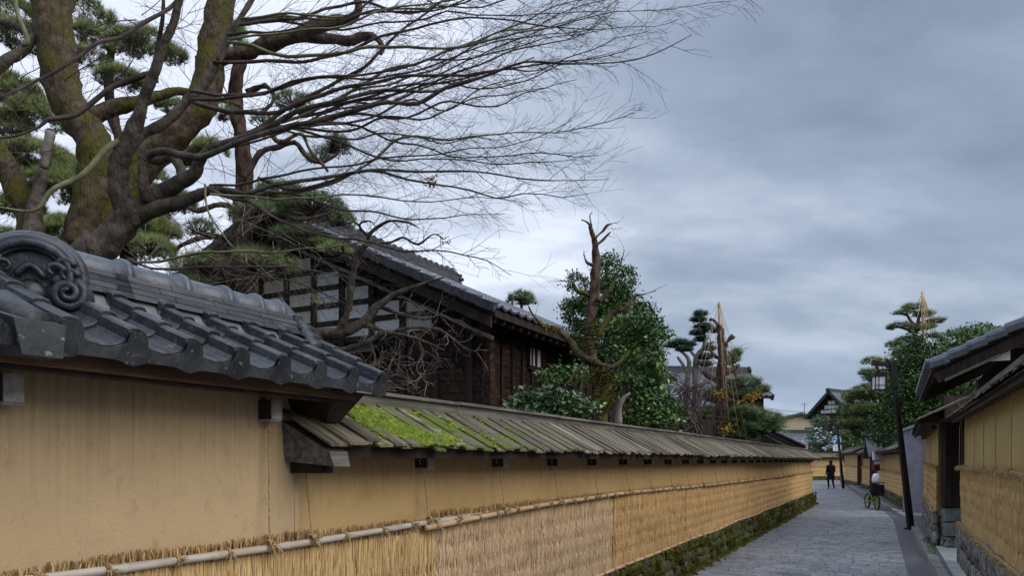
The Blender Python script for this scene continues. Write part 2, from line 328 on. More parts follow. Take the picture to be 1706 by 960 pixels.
# ------------------------------------------------------------------ ground, lane, kerb
mb = MB(); mb.add([(-2500, -2500, -.03), (2500, -2500, -.03), (2500, 2500, -.03), (-2500, 2500, -.03)], [(0, 1, 2, 3)])
mb.out('ground', m_soil, base=(0, 0, -.03), kind='structure')
KERB = [(-6, .85), (0, .80), (4, .72), (9.4, .66), (12.5, .60), (23.7, .38), (34, -.62), (46.5, -1.85), (58, -2.9), (70, -3.9), (90, -5.5)]      # s -> t of the kerb's lane side
def tk(s): return lerp_tab(KERB, s)
STRIP = [(-6, .25), (4, .25), (12.2, .22), (15, .17), (19, .10), (23.6, .02), (27, -.2), (34, -.98), (46.5, -2.15), (58, -3.2), (90, -5.8)]
def tstrip(s): return lerp_tab(STRIP, s)
def tleft(s): return -2.86 if s < 30.3 else max(-16, -2.86 - (s - 30.3) * 1.6)
def sheet(name, mat, f0, f1, s0, s1, ds, z, kind='structure', parent=None):
    b = MB(); n = int((s1 - s0) / ds)
    b.grid(lambda u, v: S(s0 + (s1 - s0) * u, f0(s0 + (s1 - s0) * u) * (1 - v) + f1(s0 + (s1 - s0) * u) * v, z), n, 1, smooth=False)
    return b.out(name, mat, parent, kind=kind)
lane = sheet('street', m_joint, tleft, lambda s: tk(s) + .02, -6, 90, 1.0, 0.0)
sheet('gutter_strip', m_asph, tstrip, lambda s: tk(s) - .09, -6, 62, .7, .012, kind='structure')
# paving stones: irregular courses laid across the lane
cells = []
s = 6.5
while s < 72:
    d = U(.20, .31); tl, tr = tleft(s + d / 2) + .10, tstrip(s + d / 2) - .02
    t = tl - U(0, .3)
    while t < tr:
        wd = U(.2, .46); a, b = max(t, tl), min(t + wd, tr)
        if tr - b < .12: b = tr; t = tr
        if b - a > .06: cells.append((s, s + d, a, b))
        t += wd
    s += d
def wob(s, t):      # joints wander, so that no course is a ruled line
    k = max(0, min(1, (tstrip(s) - t) / .25))
    return (s + .10 * noise.noise((s * 1.1, t * 1.3, 3)) + .035 * noise.noise((s * 4, t * 4, 9)), t + k * (.08 * noise.noise((s * 1.2, t * 1.2, 7)) + .03 * noise.noise((s * 5, t * 5, 1))))
def stone_geo(b, c):
    s0, s1, t0, t1 = c; g = .005; cs = (s0 + s1) / 2; ct = (t0 + t1) / 2
    ring = [(s0, t0), (s0, ct), (s0, t1), (cs, t1), (s1, t1), (s1, ct), (s1, t0), (cs, t0)]
    top, mid, bot = [], [], []; h = U(.006, .010)
    for (p, q) in ring:
        k = .8 if (p != cs and q != ct) else 1
        x, y = wob(p, q); cxs, cyt = wob(cs, ct); dx, dy = x - cxs, y - cyt; L = math.hypot(dx, dy); f1_ = (L - g * (1.6 if k < 1 else 1)) / L; f2 = (L - g * 3.2) / L
        bot.append(S(cxs + dx * f1_, cyt + dy * f1_, -.005)); mid.append(S(cxs + dx * f1_, cyt + dy * f1_, h * .55 + .002)); top.append(S(cxs + dx * f2, cyt + dy * f2, h + .003))
    v = bot + mid + top; f = [tuple(range(16, 24))] + [(i, (i + 1) % 8, 8 + (i + 1) % 8, 8 + i) for i in range(8)] + [(8 + i, 8 + (i + 1) % 8, 16 + (i + 1) % 8, 16 + i) for i in range(8)]
    f = [tuple(reversed(q)) for q in f]
    b.add(v, f, U(.84, 1.14))
def vis(c):
    p = S((c[0] + c[1]) / 2, (c[2] + c[3]) / 2)
    x = CX + F * p.x / p.y; y = HY + F * EYE / p.y
    return y < 985 and x < 1600 and x > 1100
vc = sorted([c for c in cells if vis(c)], key=lambda c: c[0]); near = vc[:296]; ns = set(near)
for c in near:
    b = MB(); stone_geo(b, c); b.out('paving_stone', m_pave, lane)
b = MB()
for c in cells:
    if c not in ns: stone_geo(b, c)
b.out('paving_stones_beyond', m_pave, lane, kind='stuff')
# kerb
kerb = sheet('kerb', m_joint, lambda s: tk(s) - .10, lambda s: tk(s) + .08, -6, 62, .7, .006)
s = 2.0; n = 0; far = MB()
while s < 60:
    L = .60; e = s + L - .012; b = far if n > 60 else MB()
    q = [S(s, tk(s) - .075, 0), S(s, tk(s) + .085, 0), S(e, tk(e) + .085, 0), S(e, tk(e) - .075, 0)]
    hgt = .10 + U(-.004, .004)
    up = [S(s + .008, tk(s) - .062, hgt), S(s + .008, tk(s) + .078, hgt), S(e - .008, tk(e) + .078, hgt), S(e - .008, tk(e) - .062, hgt)]
    b.hexa(q[::-1] + up[::-1], U(.85, 1.1))
    if b is not far: b.out('kerb_stone', m_kerb, kerb)
    s += L; n += 1
far.out('kerb_stones_beyond', m_kerb, kerb, kind='stuff')
sheet('footway', m_asph, lambda s: tk(s) + .07, lambda s: tk(s) + 1.6, -6, 62, .8, .085)

# ------------------------------------------------------------------ straw-matted earthen walls
def knot(b, c, r, n=None, ax=Vector((0, 1, 0)), fuzz=5, side=None):
    side = side or ax.orthogonal().normalized(); up = ax.cross(side)
    for k in range(3):
        o = (k - 1) * .009; tilt = U(-.35, .35)
        pts = [c + ax * (o + tilt * r * math.sin(a)) + (side * math.cos(a) + up * math.sin(a)) * (r + .004) for a in [2 * math.pi * i / 8 for i in range(9)]]
        b.tube(pts, .0045, 4, U(.8, 1.2), cap=False)
    for k in range(fuzz):
        d = (side * U(.2, 1) + ax * U(-1, 1) + up * U(-1, .7)).normalized()
        p = c + side * (r + .002); L = U(.02, .055)
        b.tube([p, p + d * L * .6, p + d * L + Vector((0, 0, -.012))], [.004, .003, .0015], 3, U(.8, 1.3), cap=False)
def matt(fr, a0, a1, z0, z1, b0, mat, label, strands=300, group=None, top=True, seg=40, stitches=(.2, .4, .6, .8), pol=True):
    th = thing('straw_mat', label, 'straw mat', fr((a0 + a1) / 2, 0, z0), group)
    H = z1 - z0; sd = U(0, 99)
    def bump_(a, z):
        u = (z - z0) / H
        q = .045 + .018 * noise.noise((a * 1.4, z * 2.2, sd)) + .006 * noise.noise((a * 9, z * 2, sd))
        for s_ in stitches: q -= .015 * math.exp(-((u - s_ - .012 * noise.noise((a * 1.3, s_ * 9, sd))) / .034) ** 2)
        q -= .02 * math.exp(-((a - a0) / .03) ** 2) + .02 * math.exp(-((a - a1) / .03) ** 2)
        return b0 + q
    b = MB()
    b.grid(lambda u, v: fr(a0 + (a1 - a0) * u, bump_(a0 + (a1 - a0) * u, z0 + H * v), z0 + H * v + (.012 * noise.noise((a0 + (a1 - a0) * u * 9, 5, sd)) if v in (0, 1) else 0)), seg, 36)
    b.box(fr, a0, a1, b0, b0 + .015, z0, z1 - .01)
    b.out('mat_body', mat, th)
    if strands:
        st = MB()
        for i in range(strands):
            a = U(a0 + .005, a1 - .005); wd = U(.0015, .004); ln = U(.12, .5) * H; zs = U(z0 - .02, z1 - ln * .7); n = 4; tl = U(-.02, .02)
            if zs + ln > z1: ln = z1 - zs
            v = []; t_ = U(.84, 1.2); o = U(.001, .006)
            for k in range(n + 1):
                z = zs + ln * k / n; aa = a + tl * k / n
                bb = bump_(aa, max(z, z0)) + o
                v += [fr(aa - wd, bb, z), fr(aa, bb + wd * .8, z), fr(aa + wd, bb, z)]
            f = []
            for k in range(n):
                f += [(3 * k, 3 * k + 1, 3 * k + 4, 3 * k + 3), (3 * k + 1, 3 * k + 2, 3 * k + 5, 3 * k + 4)]
            st.add(v, f, t_)
        st.out('loose_straw', mat, th, kind='stuff')
    if top:
        fg = MB(); nf = int((a1 - a0) * top)
        for i in range(nf):
            a = U(a0, a1); h = (.075 + .022 * noise.noise((a * 2.2, 1, sd)) + .012 * noise.noise((a * 14, 1, sd)) + U(-.009, .009)); tl = U(-.03, .03); wd = U(.002, .0045); bb = b0 + U(.012, .055)
            p0 = fr(a, bb, z1 - .04); p1 = fr(a + tl, bb + U(-.006, .012), z1 + h - .03)
            fg.add([p0 - fr.d * wd, p0 + fr.d * wd, p1 + fr.d * wd * .7, p1 - fr.d * wd * .7], [(0, 1, 2, 3)], U(.55, 1.6))
        fg.out('straw_fringe', m_strawd, th, kind='stuff')
    for s_ in stitches:
        b = MB(); N_ = max(6, int((a1 - a0) * 9)); pts = []
        for i in range(N_ + 1):
            a = a0 + (a1 - a0) * i / N_; z = z0 + H * (s_ + .012 * noise.noise((a * 1.3, s_ * 9, sd))); pts.append(fr(a, bump_(a, z) + .004, z + .004 * math.sin(i * 2.1)))
        b.tube(pts, .0048, 4, U(1.1, 1.3)); b.out('stitching_cord', m_rope, th)
    return th
def pole_thing(fr, tab, a0, a1, b0, r, mat, label, tie=.30, ropes=(), name='bamboo_pole', group=None, zt=1.62, fuzz=5, seg=.15):
    th = thing(name, label, 'bamboo pole', fr((a0 + a1) / 2, b0, lerp_tab(tab, (a0 + a1) / 2)), group)
    fz = lambda a: lerp_tab(tab, a) + .006 * noise.noise((a * .9, b0, 3)); fb = lambda a: b0 + .006 * noise.noise((a * .8, 4, 4))
    pts, rad = [], []; a = a0; k = 0
    while a < a1:
        pts.append(fr(a, fb(a), fz(a))); rad.append(r * (1 - .12 * (a - a0) / (a1 - a0)))
        k += 1
        if k % 3 == 0:
            for da, q in ((.012, 1.0), (.018, 1.10), (.026, 1.10), (.032, .98)): pts.append(fr(a + da, fb(a), fz(a))); rad.append(r * q)
        a += seg
    pts.append(fr(a1, fb(a1), fz(a1))); rad.append(r * .88)
    b = MB(); b.tube(pts, rad, 10); b.out('cane', mat, th)
    a = a0 + .12
    while a < a1 - .05:
        b = MB(); knot(b, fr(a, fb(a), fz(a)), r, ax=fr.d, side=fr.n, fuzz=fuzz); b.out('rope_tie', m_rope, th)
        a += tie * U(.85, 1.15)
    for (ra, rb, rz, aa) in ropes:
        b = MB(); p = fr(ra, rb, rz); q = fr(aa, b0 + r, fz(aa) + r); N_ = 40
        for ph in (0, math.pi):
            b.tube([p.lerp(q, i / N_) + Vector((math.cos(i * 1.6 + ph), math.sin(i * 1.6 + ph), 0)) * .0028 for i in range(N_ + 1)], .0034, 4, U(.9, 1.1), cap=False)
        for ph in (-1, 1):
            b.tube([p + Vector((0, 0, .005)), fr(ra + .012 * ph - .01, rb - .02, rz + .05), fr(ra - .03, rb - .03 * ph, rz + .11)], .004, 4, 1)
        knot(b, q, r * .9, ax=fr.d, side=fr.n, fuzz=8); b.out('hanging_rope', m_rope, th)
    return th
def bracket(fr, a, z, parent, blen=.36, w=.085, h=.10):
    b = MB(); b.box(fr, a - w / 2, a + w / 2, -.02, blen, z, z + h); br = b.out('bracket', m_dark, parent)
    b = MB(); b.box(fr, a - w / 2 - .003, a + w / 2 + .003, blen, blen + .008, z - .003, z + h); b.box(fr, a - w / 2 - .004, a + w / 2 + .004, .04, blen, z - .012, z - .001)
    b.out('end_trim', m_pale, br)
rocks = []
for i in range(6):
    b = MB(); n1_, n2_ = 8, 5; sd = i * 13.7
    def rk(u, v):
        a = 2 * math.pi * u; e_ = math.pi * (v - .5)
        c_ = math.copysign(abs(math.cos(a)) ** .55, math.cos(a)); s_ = math.copysign(abs(math.sin(a)) ** .55, math.sin(a)); ce = abs(math.cos(e_)) ** .5; se = math.copysign(abs(math.sin(e_)) ** .7, e_)
        p = Vector((c_ * ce * .5, s_ * ce * .5, se * .5)); return p * (1 + .25 * noise.noise(p * 2.2 + Vector((sd, 0, 0))))
    b.grid(rk, n1_, n2_); rocks.append(b)
def rock_meshes(mat): return [b.mesh('stone', mat) for b in rocks]
def stones(fr, parent, a0, a1, z0, z1, b0, mat, hgt=.15, wid=.2, lim=300, dep=.16):
    ms_ = rock_meshes(mat); far = MB(); n = 0; rows = max(1, round((z1 - z0) / hgt)); hh = (z1 - z0) / rows
    cols = []
    a = a0
    while a < a1:
        for r_ in range(rows): cols.append((a + (r_ % 2) * wid * .4 + U(-.03, .03), r_))
        a += wid
    for a, r_ in cols:
        w_ = wid * U(.8, 1.45); h_ = hh * U(.85, 1.5); d_ = dep * U(.8, 1.15)
        c = fr(a + wid / 2, b0 - .03 + U(-.012, .012), z0 + hh * (r_ + .5) + U(-.02, .02)); i = R.randrange(6)
        fl = R.choice((-1, 1))
        if n < lim: place('stone', ms_[i], parent, c, fr.d, fr.n, Vector((0, 0, 1)), (w_, d_, h_))
        else:
            b = rocks[i]; far.add([c + fr.d * p[0] * w_ + fr.n * p[1] * d_ + Vector((0, 0, p[2] * h_)) for p in b.v], b.f, U(.7, 1.2), True)
        n += 1
    if far.v: far.out('stones_beyond', mat, parent, kind='stuff')
def plank_roof(fr, parent, a0, a1, be, ze, br, zr, mat, w0=.10, w1=.155, ff=None, lim=300, name='roof_plank', thick=.014):
    """boards laid side by side from the ridge down to the eave, every other one lapping its neighbours"""
    ff = ff or (lambda a: (0, 0)); a = a0; k = 0; far = MB()
    while a < a1:
        wd = U(w0, w1); ov = .018; lift = (.016 if k % 2 else 0) + U(0, .006); ex = U(-.02, .025); j = U(-.006, .006)
        db, dz = ff(a); p0 = fr(a - ov, be + ex + db, ze + lift - ex * .55 + dz); p1 = fr(a + wd, be + ex + db, ze + lift - ex * .55 + dz + j)
        q0 = fr(a - ov, br, zr + lift + dz); q1 = fr(a + wd, br, zr + lift + dz)
        up = Vector((0, 0, thick))
        m0, m1 = (p0 + q0) / 2 + Vector((0, 0, U(-.004, .004))), (p1 + q1) / 2 + Vector((0, 0, U(-.004, .004)))
        b = MB() if k < lim else far
        v = [p0, p1, m1, m0, q1, q0] + [x + up for x in (p0, p1, m1, m0, q1, q0)]
        f = [(0, 1, 2, 3), (3, 2, 4, 5), (7, 6, 9, 8), (8, 9, 11, 10), (1, 0, 6, 7), (2, 1, 7, 8), (4, 2, 8, 10), (0, 3, 9, 6), (3, 5, 11, 9), (5, 4, 10, 11)]
        b.add(v, [tuple(reversed(q)) for q in f], U(.7, 1.2))
        if b is not far: b.out(name, mat, parent)
        a += wd - ov + U(0, .004); k += 1
    if far.v: far.out('planks_beyond', mat, parent, kind='stuff')

# ---------- left: tile-roofed earthen wall, then the long plank-roofed wall
LW = Fr(S(0, -2.83), (DX, DY), (RX, RY))
tw = thing('tile_roofed_wall', 'tall tan clay wall under a small dark tile roof, nearest on the left', 'wall', LW(1, 0, 0))
b = MB()
b.grid(lambda u, v: LW(-4 + 6.96 * u, .03 + .004 * noise.noise((u * 30, v * 8, 2)), .44 + 1.60 * v), 60, 16); b.box(LW, -4, 2.96, -.33, .022, .44, 2.04); b.box(LW, 2.93, 2.962, -.33, .034, .44, 2.04)
b.out('clay_face', m_plasterA, tw)
b = MB(); b.box(LW, -4, 2.93, -.36, -.04, 0, .44); b.out('footing', m_soil, tw)
stones(LW, tw, 1.0, 2.9, 0, .44, .06, m_stone, lim=60)
b = MB(); b.box(LW, .5, 3.05, .315, .345, 2.012, 2.075); b.out('fascia', m_fascia, tw)
b = MB(); b.box(LW, .5, 3.03, .02, .31, 2.045, 2.062); b.box(LW, .5, 3.04, .27, .312, 1.995, 2.043); b.out('soffit', m_dark, tw)
for a in (sx(16, -2.73), sx(460, -2.71)): bracket(LW, a, 1.905, tw, .12, .06, .095)
b = MB()       # the far end of the eave: a hanging dark shoe
b.hexa([LW(2.96, .05, 1.88), LW(3.06, .05, 1.88), LW(3.06, .22, 1.90), LW(2.96, .22, 1.90), LW(2.86, .0, 2.05), LW(3.1, .0, 2.05), LW(3.1, .36, 2.05), LW(2.86, .36, 2.05)]); b.out('end_block', m_dark, tw)
# roof bed
E0, E1 = (.42, 2.085), (-.07, 2.325)    # (b, z) at the eave and under the ridge
sl_ = Vector((0, E0[0] - E1[0], E1[1] - E0[1])); SL = math.hypot(E0[0] - E1[0], E1[1] - E0[1])
ay = (LW(0, E1[0], E1[1]) - LW(0, E0[0], E0[1])).normalized(); ax_ = LW.d.copy(); az_ = ax_.cross(ay).normalized()
b = MB(); b.hexa([LW(1.40, .40, 2.062), LW(3.14, .40, 2.062), LW(3.14, -.15, 2.31), LW(1.40, -.15, 2.31), LW(1.40, .40, 2.085), LW(3.14, .40, 2.085), LW(3.14, -.15, 2.345), LW(1.40, -.15, 2.345)]); b.out('roof_bed', m_dark, tw)
b = MB(); b.hexa([LW(1.40, -.40, 2.062), LW(3.14, -.40, 2.062), LW(3.14, -.78, 2.062), LW(1.40, -.78, 2.062), LW(1.40, -.14, 2.41), LW(3.14, -.14, 2.41), LW(3.14, -.30, 2.41), LW(1.40, -.30, 2.41)][:4] + [LW(1.40, -.15, 2.34), LW(3.14, -.15, 2.34), LW(3.14, -.31, 2.34), LW(1.40, -.31, 2.34)]); b.out('rear_slope', m_tile, tw)
PROF = [(-.04, .004), (.05, -.010), (.18, -.022), (.36, -.029), (.54, -.024), (.66, -.010), (.70, .002), (.715, .036), (.76, .044), (.86, .046), (.95, .042), (1.0, .030), (1.045, .004)]
TWD = .236; CL = .172
def tile_mesh(L=.25, eave=False, mat=m_tile):
    b = MB(); n = len(PROF); th_ = .016; v = []
    ys = [0, .006, L * .5, L]
    for y in ys:
        for u, z in PROF: v.append((u * TWD, y, z + (.0 if y else -.004)))
    for y in ys:
        for u, z in PROF: v.append((u * TWD, y + .001, z - th_))
    o = n * 4; f = []
    for j in range(3):
        for i in range(n - 1):
            f.append((j * n + i, j * n + i + 1, (j + 1) * n + i + 1, (j + 1) * n + i)); f.append((o + (j + 1) * n + i, o + (j + 1) * n + i + 1, o + j * n + i + 1, o + j * n + i))
    for i in range(n - 1): f.append((o + i, o + i + 1, i + 1, i)); f.append((3 * n + i, 3 * n + i + 1, o + 3 * n + i + 1, o + 3 * n + i))
    for j in range(3):
        f.append((j * n, (j + 1) * n, o + (j + 1) * n, o + j * n)); f.append((o + j * n + n - 1, o + (j + 1) * n + n - 1, (j + 1) * n + n - 1, j * n + n - 1))
    b.add(v, f); 
    if eave:      # hanging front lip, thicker under the roll
        w_ = []
        for u, z in PROF: w_.append((u * TWD, -.012, z + .002))
        for u, z in PROF: w_.append((u * TWD, -.016 - .008, -.062 - .018 * math.exp(-((u - .83) / .16) ** 2)))
        for u, z in PROF: w_.append((u * TWD, .006, -.062 - .018 * math.exp(-((u - .83) / .16) ** 2)))
        for u, z in PROF: w_.append((u * TWD, .008, z + .002))
        f = [(j * n + i, j * n + i + 1, (j + 1) * n + i + 1, (j + 1) * n + i) for j in range(3) for i in range(n - 1)]
        f = [tuple(reversed(q)) for q in f] + [(n * 3, n * 2, n, 0), (n - 1, 2 * n - 1, 3 * n - 1, 4 * n - 1)]
        b.add(w_, f, .92)
    return b.mesh('roof_tile', mat)
tm, te, tl_ = tile_mesh(), tile_mesh(), tile_mesh(eave=True, mat=m_tile_eave)
ncol = 8; A0 = 1.455
for c in range(ncol):
    for r_ in range(4):
        if r_ == 3 : y0 = CL * 3 - .03
        else: y0 = CL * r_
        a = A0 + (c - .75) * TWD
        if a < 1.36 and False: continue
        lift = .020 + .022
        org = LW(a, E0[0], E0[1]) + ay * (y0 + U(-.003, .003)) + az_ * (.034 + U(-.002, .002)) 
        # each course rides on the one below: pitch the tile slightly
        yv = (ay * .26 - az_ * .021).normalized(); zv = ax_.cross(yv).normalized()
        if r_ == 3 : yv = ay; 
        o = place('roof_tile', te, tw, org + az_ * .012, ax_, yv, zv, (1, 1 if r_ < 3 else .35, 1))
        if r_ == 0: place('eave_tile', tl_, tw, org + az_ * .004 - ay * .004, ax_, yv, zv, (1, .98, 1))
# verge: round tiles down the near end, with a square end block at the eave
def halfround(b, p, q, r, up, n=8, t=1, flare=1.0):
    p = Vector(p); q = Vector(q); d = (q - p).normalized(); x = d.cross(up).normalized(); y = x.cross(d).normalized(); v = []
    for k, (pt, rr) in enumerate(((p, r * flare), (p.lerp(q, .5), r), (q, r))):
        for i in range(n + 1):
            a = math.pi * (i / n) * 1.24 - math.pi * .12; v.append(pt + x * rr * math.cos(a) + y * rr * math.sin(a))
    m_ = n + 1; f = [(j * m_ + i, j * m_ + i + 1, (j + 1) * m_ + i + 1, (j + 1) * m_ + i) for j in range(2) for i in range(n)]
    f = f + [tuple(range(m_ - 1, -1, -1)), tuple(range(2 * m_, 3 * m_))]
    b.add(v, f, t, True)
for k in range(1):
    b = MB(); p = LW(1.385, E0[0], E0[1]) + ay * (.02 + k * CL) + az_ * (.035 + .004 * k)
    halfround(b, p, p + ay * (CL + .03), .05, az_, flare=1.08); b.out('verge_tile', m_tile if k else m_tile, tw)
b = MB()   # square verge end piece standing at the eave corner
c = LW(1.37, E0[0], E0[1])
b.hexa([LW(1.30, .30, 2.03), LW(1.45, .30, 2.03), LW(1.44, .475, 2.025), LW(1.315, .475, 2.025), LW(1.30, .27, 2.19), LW(1.455, .27, 2.19), LW(1.455, .465, 2.135), LW(1.295, .465, 2.135)]); b.out('verge_end_block', m_tile_eave, tw)
# moss-stained big round tile under the ornament
b = MB(); halfround(b, LW(1.34, .20, 2.15), LW(1.62, .05, 2.21), .05, Vector((0, 0, 1)), 10); b.out('mossy_round_tile', m_mossd, tw, label='round tile stained green with moss')
# mortar wedge and ridge courses
b = MB(); b.hexa([LW(1.60, .03, 2.30), LW(3.13, .03, 2.30), LW(3.13, -.3, 2.30), LW(1.60, -.3, 2.30), LW(1.60, -.045, 2.385), LW(3.13, -.045, 2.385), LW(3.13, -.26, 2.395), LW(1.60, -.26, 2.395)]); b.out('mortar_bed', m_mortar, tw)
z = 2.388
for k in range(4):
    hw = .135 - .014 * k; a = 1.76; 
    while a < 3.04:
        e_ = min(a + .29, 3.06); b = MB(); h_ = .024
        b.hexa([LW(a, -.16 + hw + .012, z - .006), LW(e_ - .004, -.16 + hw + .012, z - .006), LW(e_ - .004, -.16 - hw, z - .006), LW(a, -.16 - hw, z - .006), LW(a, -.16 + hw, z + h_ - .006), LW(e_ - .004, -.16 + hw, z + h_ - .006), LW(e_ - .004, -.16 - hw, z + h_), LW(a, -.16 - hw, z + h_)], U(.8, 1.15))
        b.out('ridge_course_tile', m_noshi, tw); a = e_ - .0 if a > 1.76 else a + .14 + .07 * (k % 2)
    z += .027
zr = z + .016
a = 1.66; 
for a, e_ in ((1.74, 2.09), (2.09, 2.385), (2.385, 2.635), (2.635, 2.84), (2.84, 2.99)):
    b = MB(); v = []; n = 14; prof = [(a, 1), (e_ - .035, .97), (e_ - .033, 1.16), (e_ - .018, 1.22), (e_, 1.19), (e_ + .001, .9)]
    for (aa, q) in prof:
        for i in range(n + 1):
            an = math.pi * (i / n) * 1.1 - .05 * math.pi; v.append(LW(aa, -.16 + .070 * q * math.cos(an), zr - .02 + .072 * q * math.sin(an)))
    f = [(j * (n + 1) + i, (j + 1) * (n + 1) + i, (j + 1) * (n + 1) + i + 1, j * (n + 1) + i + 1) for j in range(len(prof) - 1) for i in range(n)]
    b.add(v, f, 1, True); b.out('ridge_cap_tile', m_ridge, tw)
# far ridge end: stacked up-curled tiles
b = MB()
b.hexa([LW(2.99, -.08, zr - .02), LW(3.10, -.10, zr - .025), LW(3.10, -.22, zr - .025), LW(2.99, -.24, zr - .02), LW(2.99, -.11, zr + .06), LW(3.13, -.15, zr + .012), LW(3.13, -.17, zr + .012), LW(2.99, -.21, zr + .06)])
b.out('ridge_end_tile', m_ridge, tw)
b = MB()
for k in range(3):
    zz_ = 2.445 - k * .045
    halfround(b, LW(3.03, -.06 + .03 * k, zz_ - .01), LW(3.12, -.03 + .035 * k, zz_ - .045), .04, Vector((0, 0, 1)), 8, U(.9, 1.1), 1.0)
b.box(LW, 3.02, 3.08, -.27, -.05, 2.34, 2.49)
b.out('ridge_end_stack', m_oni, tw)
# pan tile at the far verge
b = MB()
for r_ in range(3):
    p = LW(3.08, E0[0], E0[1]) + ay * (CL * r_) + az_ * (.052 + .0)
    q = p + ay * (CL + .05); w1_ = ax_ * .17
    b.hexa([p - az_ * .018, p + w1_ - az_ * .03, q + w1_ - az_ * .045, q - az_ * .035, p, p + w1_ - az_ * .012, q + w1_ - az_ * .028, q - az_ * .016])
b.out('far_verge_tile', m_tile, tw)
# ornamental ridge-end tile: a hooded arch with a spiral at each foot
on = []
OC = LW(1.585, .05, 2.372)                                 # centre; faces back along the wall
fy = (-LW.d * .62 + LW.n * .78).normalized(); fz = Vector((0, 0, 1)); fx = fy.cross(fz) * -1
fx = (fx + LW.d * -.0).normalized()
def OP(x, z, y=0): return OC + fx * x + fz * z + fy * y
b = MB()
W_, H_ = .158, .136
def arch(x0, k=1): pass
def archpts(sc, y, zoff=0, n=20, a0=-.15):
    out = []
    for i in range(n + 1):
        a = math.pi * (i / n) * (1 - 2 * a0) + math.pi * a0
        out.append(OP(-math.cos(a) * W_ * sc, math.sin(a) * H_ * sc * 1.0 + zoff, y))
    return out
for sc, y, r_ in ((1.0, .0, .027), (.93, .03, .018), (.81, .042, .016), (.70, .03, .009)):
    b.tube(archpts(sc, y), r_, 10)
b.out('ornament_hood', m_oni, tw)
b = MB()     # back slab filling the arch
v = [OP(0, -.03, -.02)] + archpts(.97, -.02) ; v2 = [OP(0, -.03, .012)] + archpts(.82, .012); n_ = len(v)
f = [(0, i + 1, i) for i in range(1, n_ - 1)]; b.add(v, f); b.add(v2, [(0, i, i + 1) for i in range(1, n_ - 1)]); 
b.hexa([OP(-.15, -.15, -.05), OP(.15, -.15, -.05), OP(.15, -.15, .0), OP(-.15, -.15, .0), OP(-.16, 0, -.05), OP(.16, 0, -.05), OP(.16, 0, .0), OP(-.16, 0, .0)]); b.add(archpts(1.02, -.22) + archpts(1.0, 0), [(i, i + 1, 22 + i, 21 + i) for i in range(20)], 1, True)
b.out('ornament_plate', m_oni, tw)
for sgn in (-1, 1):
    b = MB(); c0 = (sgn * .118, -.062); pts = []; rad = []
    for i in range(46):
        a = i / 45 * math.pi * 4.4; rr = .008 + .052 * (i / 45) ; pts.append(OP(c0[0] + sgn * rr * math.cos(a + 1.2), c0[1] + rr * math.sin(a + 1.2), .050 - .038 * (i / 45) + .012)); rad.append(.009 + .012 * i / 45)
    b.tube(pts, rad, 8)
    b.lathe(OP(c0[0], c0[1], 0), [(.078, -.06), (.078, .0), (.068, .018), (.04, .030), (0, .034)], 20, 1, (fx, fz, fy))
    b.out('spiral_scroll', m_oni, tw)
    b = MB()
    for (x, z, r_, ln) in ((.105, .035, .022, 1), (.075, .015, .018, 1), (.118, .0, .02, 1)):
        pts = [OP(sgn * (x + .035 * math.cos(q) * (1 - i / 14)), z + .03 * math.sin(q) * (1 - i / 16), .045) for i, q in enumerate([j * .42 for j in range(12)])]
        b.tube(pts, [r_ * (.75 - .04 * i) for i in range(12)], 7)
    b.out('cloud_curl', m_oni, tw)
b = MB(); b.tube([OP(-.045 + .09 * i / 8, -.01 + .04 * math.sin(math.pi * i / 8), .035) for i in range(9)], .012, 7); b.lathe(OP(0, -.06, -.01), [(.05, 0), (.05, .02), (.03, .035), (0, .04)], 14, 1, (fx, fz, fy)); b.out('ornament_boss', m_oni, tw)
gt = MB()
for i in range(16):
    p = LW(1.76 + U(-.05, .09), -.07 + U(-.03, .03), 2.46); d = Vector((U(-.5, .7), U(-.6, .1), U(.3, 1))).normalized(); L = U(.05, .13); q = p + d * L + Vector((U(0, .08), -.02, -.02)); w_ = Vector((.003, 0, .002))
    gt.add([p - w_, p + w_, p.lerp(q, .6) + w_ + d * .01, q, p.lerp(q, .6) - w_ + d * .01], [(0, 1, 2, 3, 4)], U(.8, 1.2))
gt.out('grass_tuft', m_grass, base=LW(1.76, -.07, 2.5), label='thin green grass sprouting from the dark ridge beside the scroll ornament', cat='grass', kind='stuff')

# the long wall under planks
LEN = 30.6
lw = thing('plank_roofed_wall', 'long yellowish clay wall under mossy weathered planks, left of the lane', 'wall', LW(10, 0, 0))
b = MB(); b.grid(lambda u, v: LW(2.965 + (LEN - 2.965) * u, .004 * noise.noise((u * 160, v * 6, 5)), .46 + 1.33 * v), 240, 10); b.box(LW, 2.965, LEN - .003, -.30, -.006, .46, 1.80); b.box(LW, LEN - .01, LEN, -.3, .0, .46, 1.80)
b.out('clay_face', m_plasterB, lw)
b = MB(); b.box(LW, 2.965, LEN, -.34, -.02, 0, .46); b.out('footing', m_soil, lw)
stones(LW, lw, 6.6, LEN + .1, 0, .48, .05, m_stone, hgt=.155, wid=.205, lim=298)
b = MB(); b.box(LW, 2.88, LEN + .25, -.27, .24, 1.800, 1.815); b.box(LW, 2.88, LEN + .25, .235, .305, 1.715, 1.775); b.out('eave_beam', m_dark, lw)
pl = [3.0] + [sx(x, -2.73) for x in (717, 842, 931, 996, 1047, 1087)]
while pl[-1] < LEN - 1: pl.append(pl[-1] + .96)
for i, a in enumerate(pl):
    if i: bracket(LW, a, 1.652, lw, .10, .07, .07)
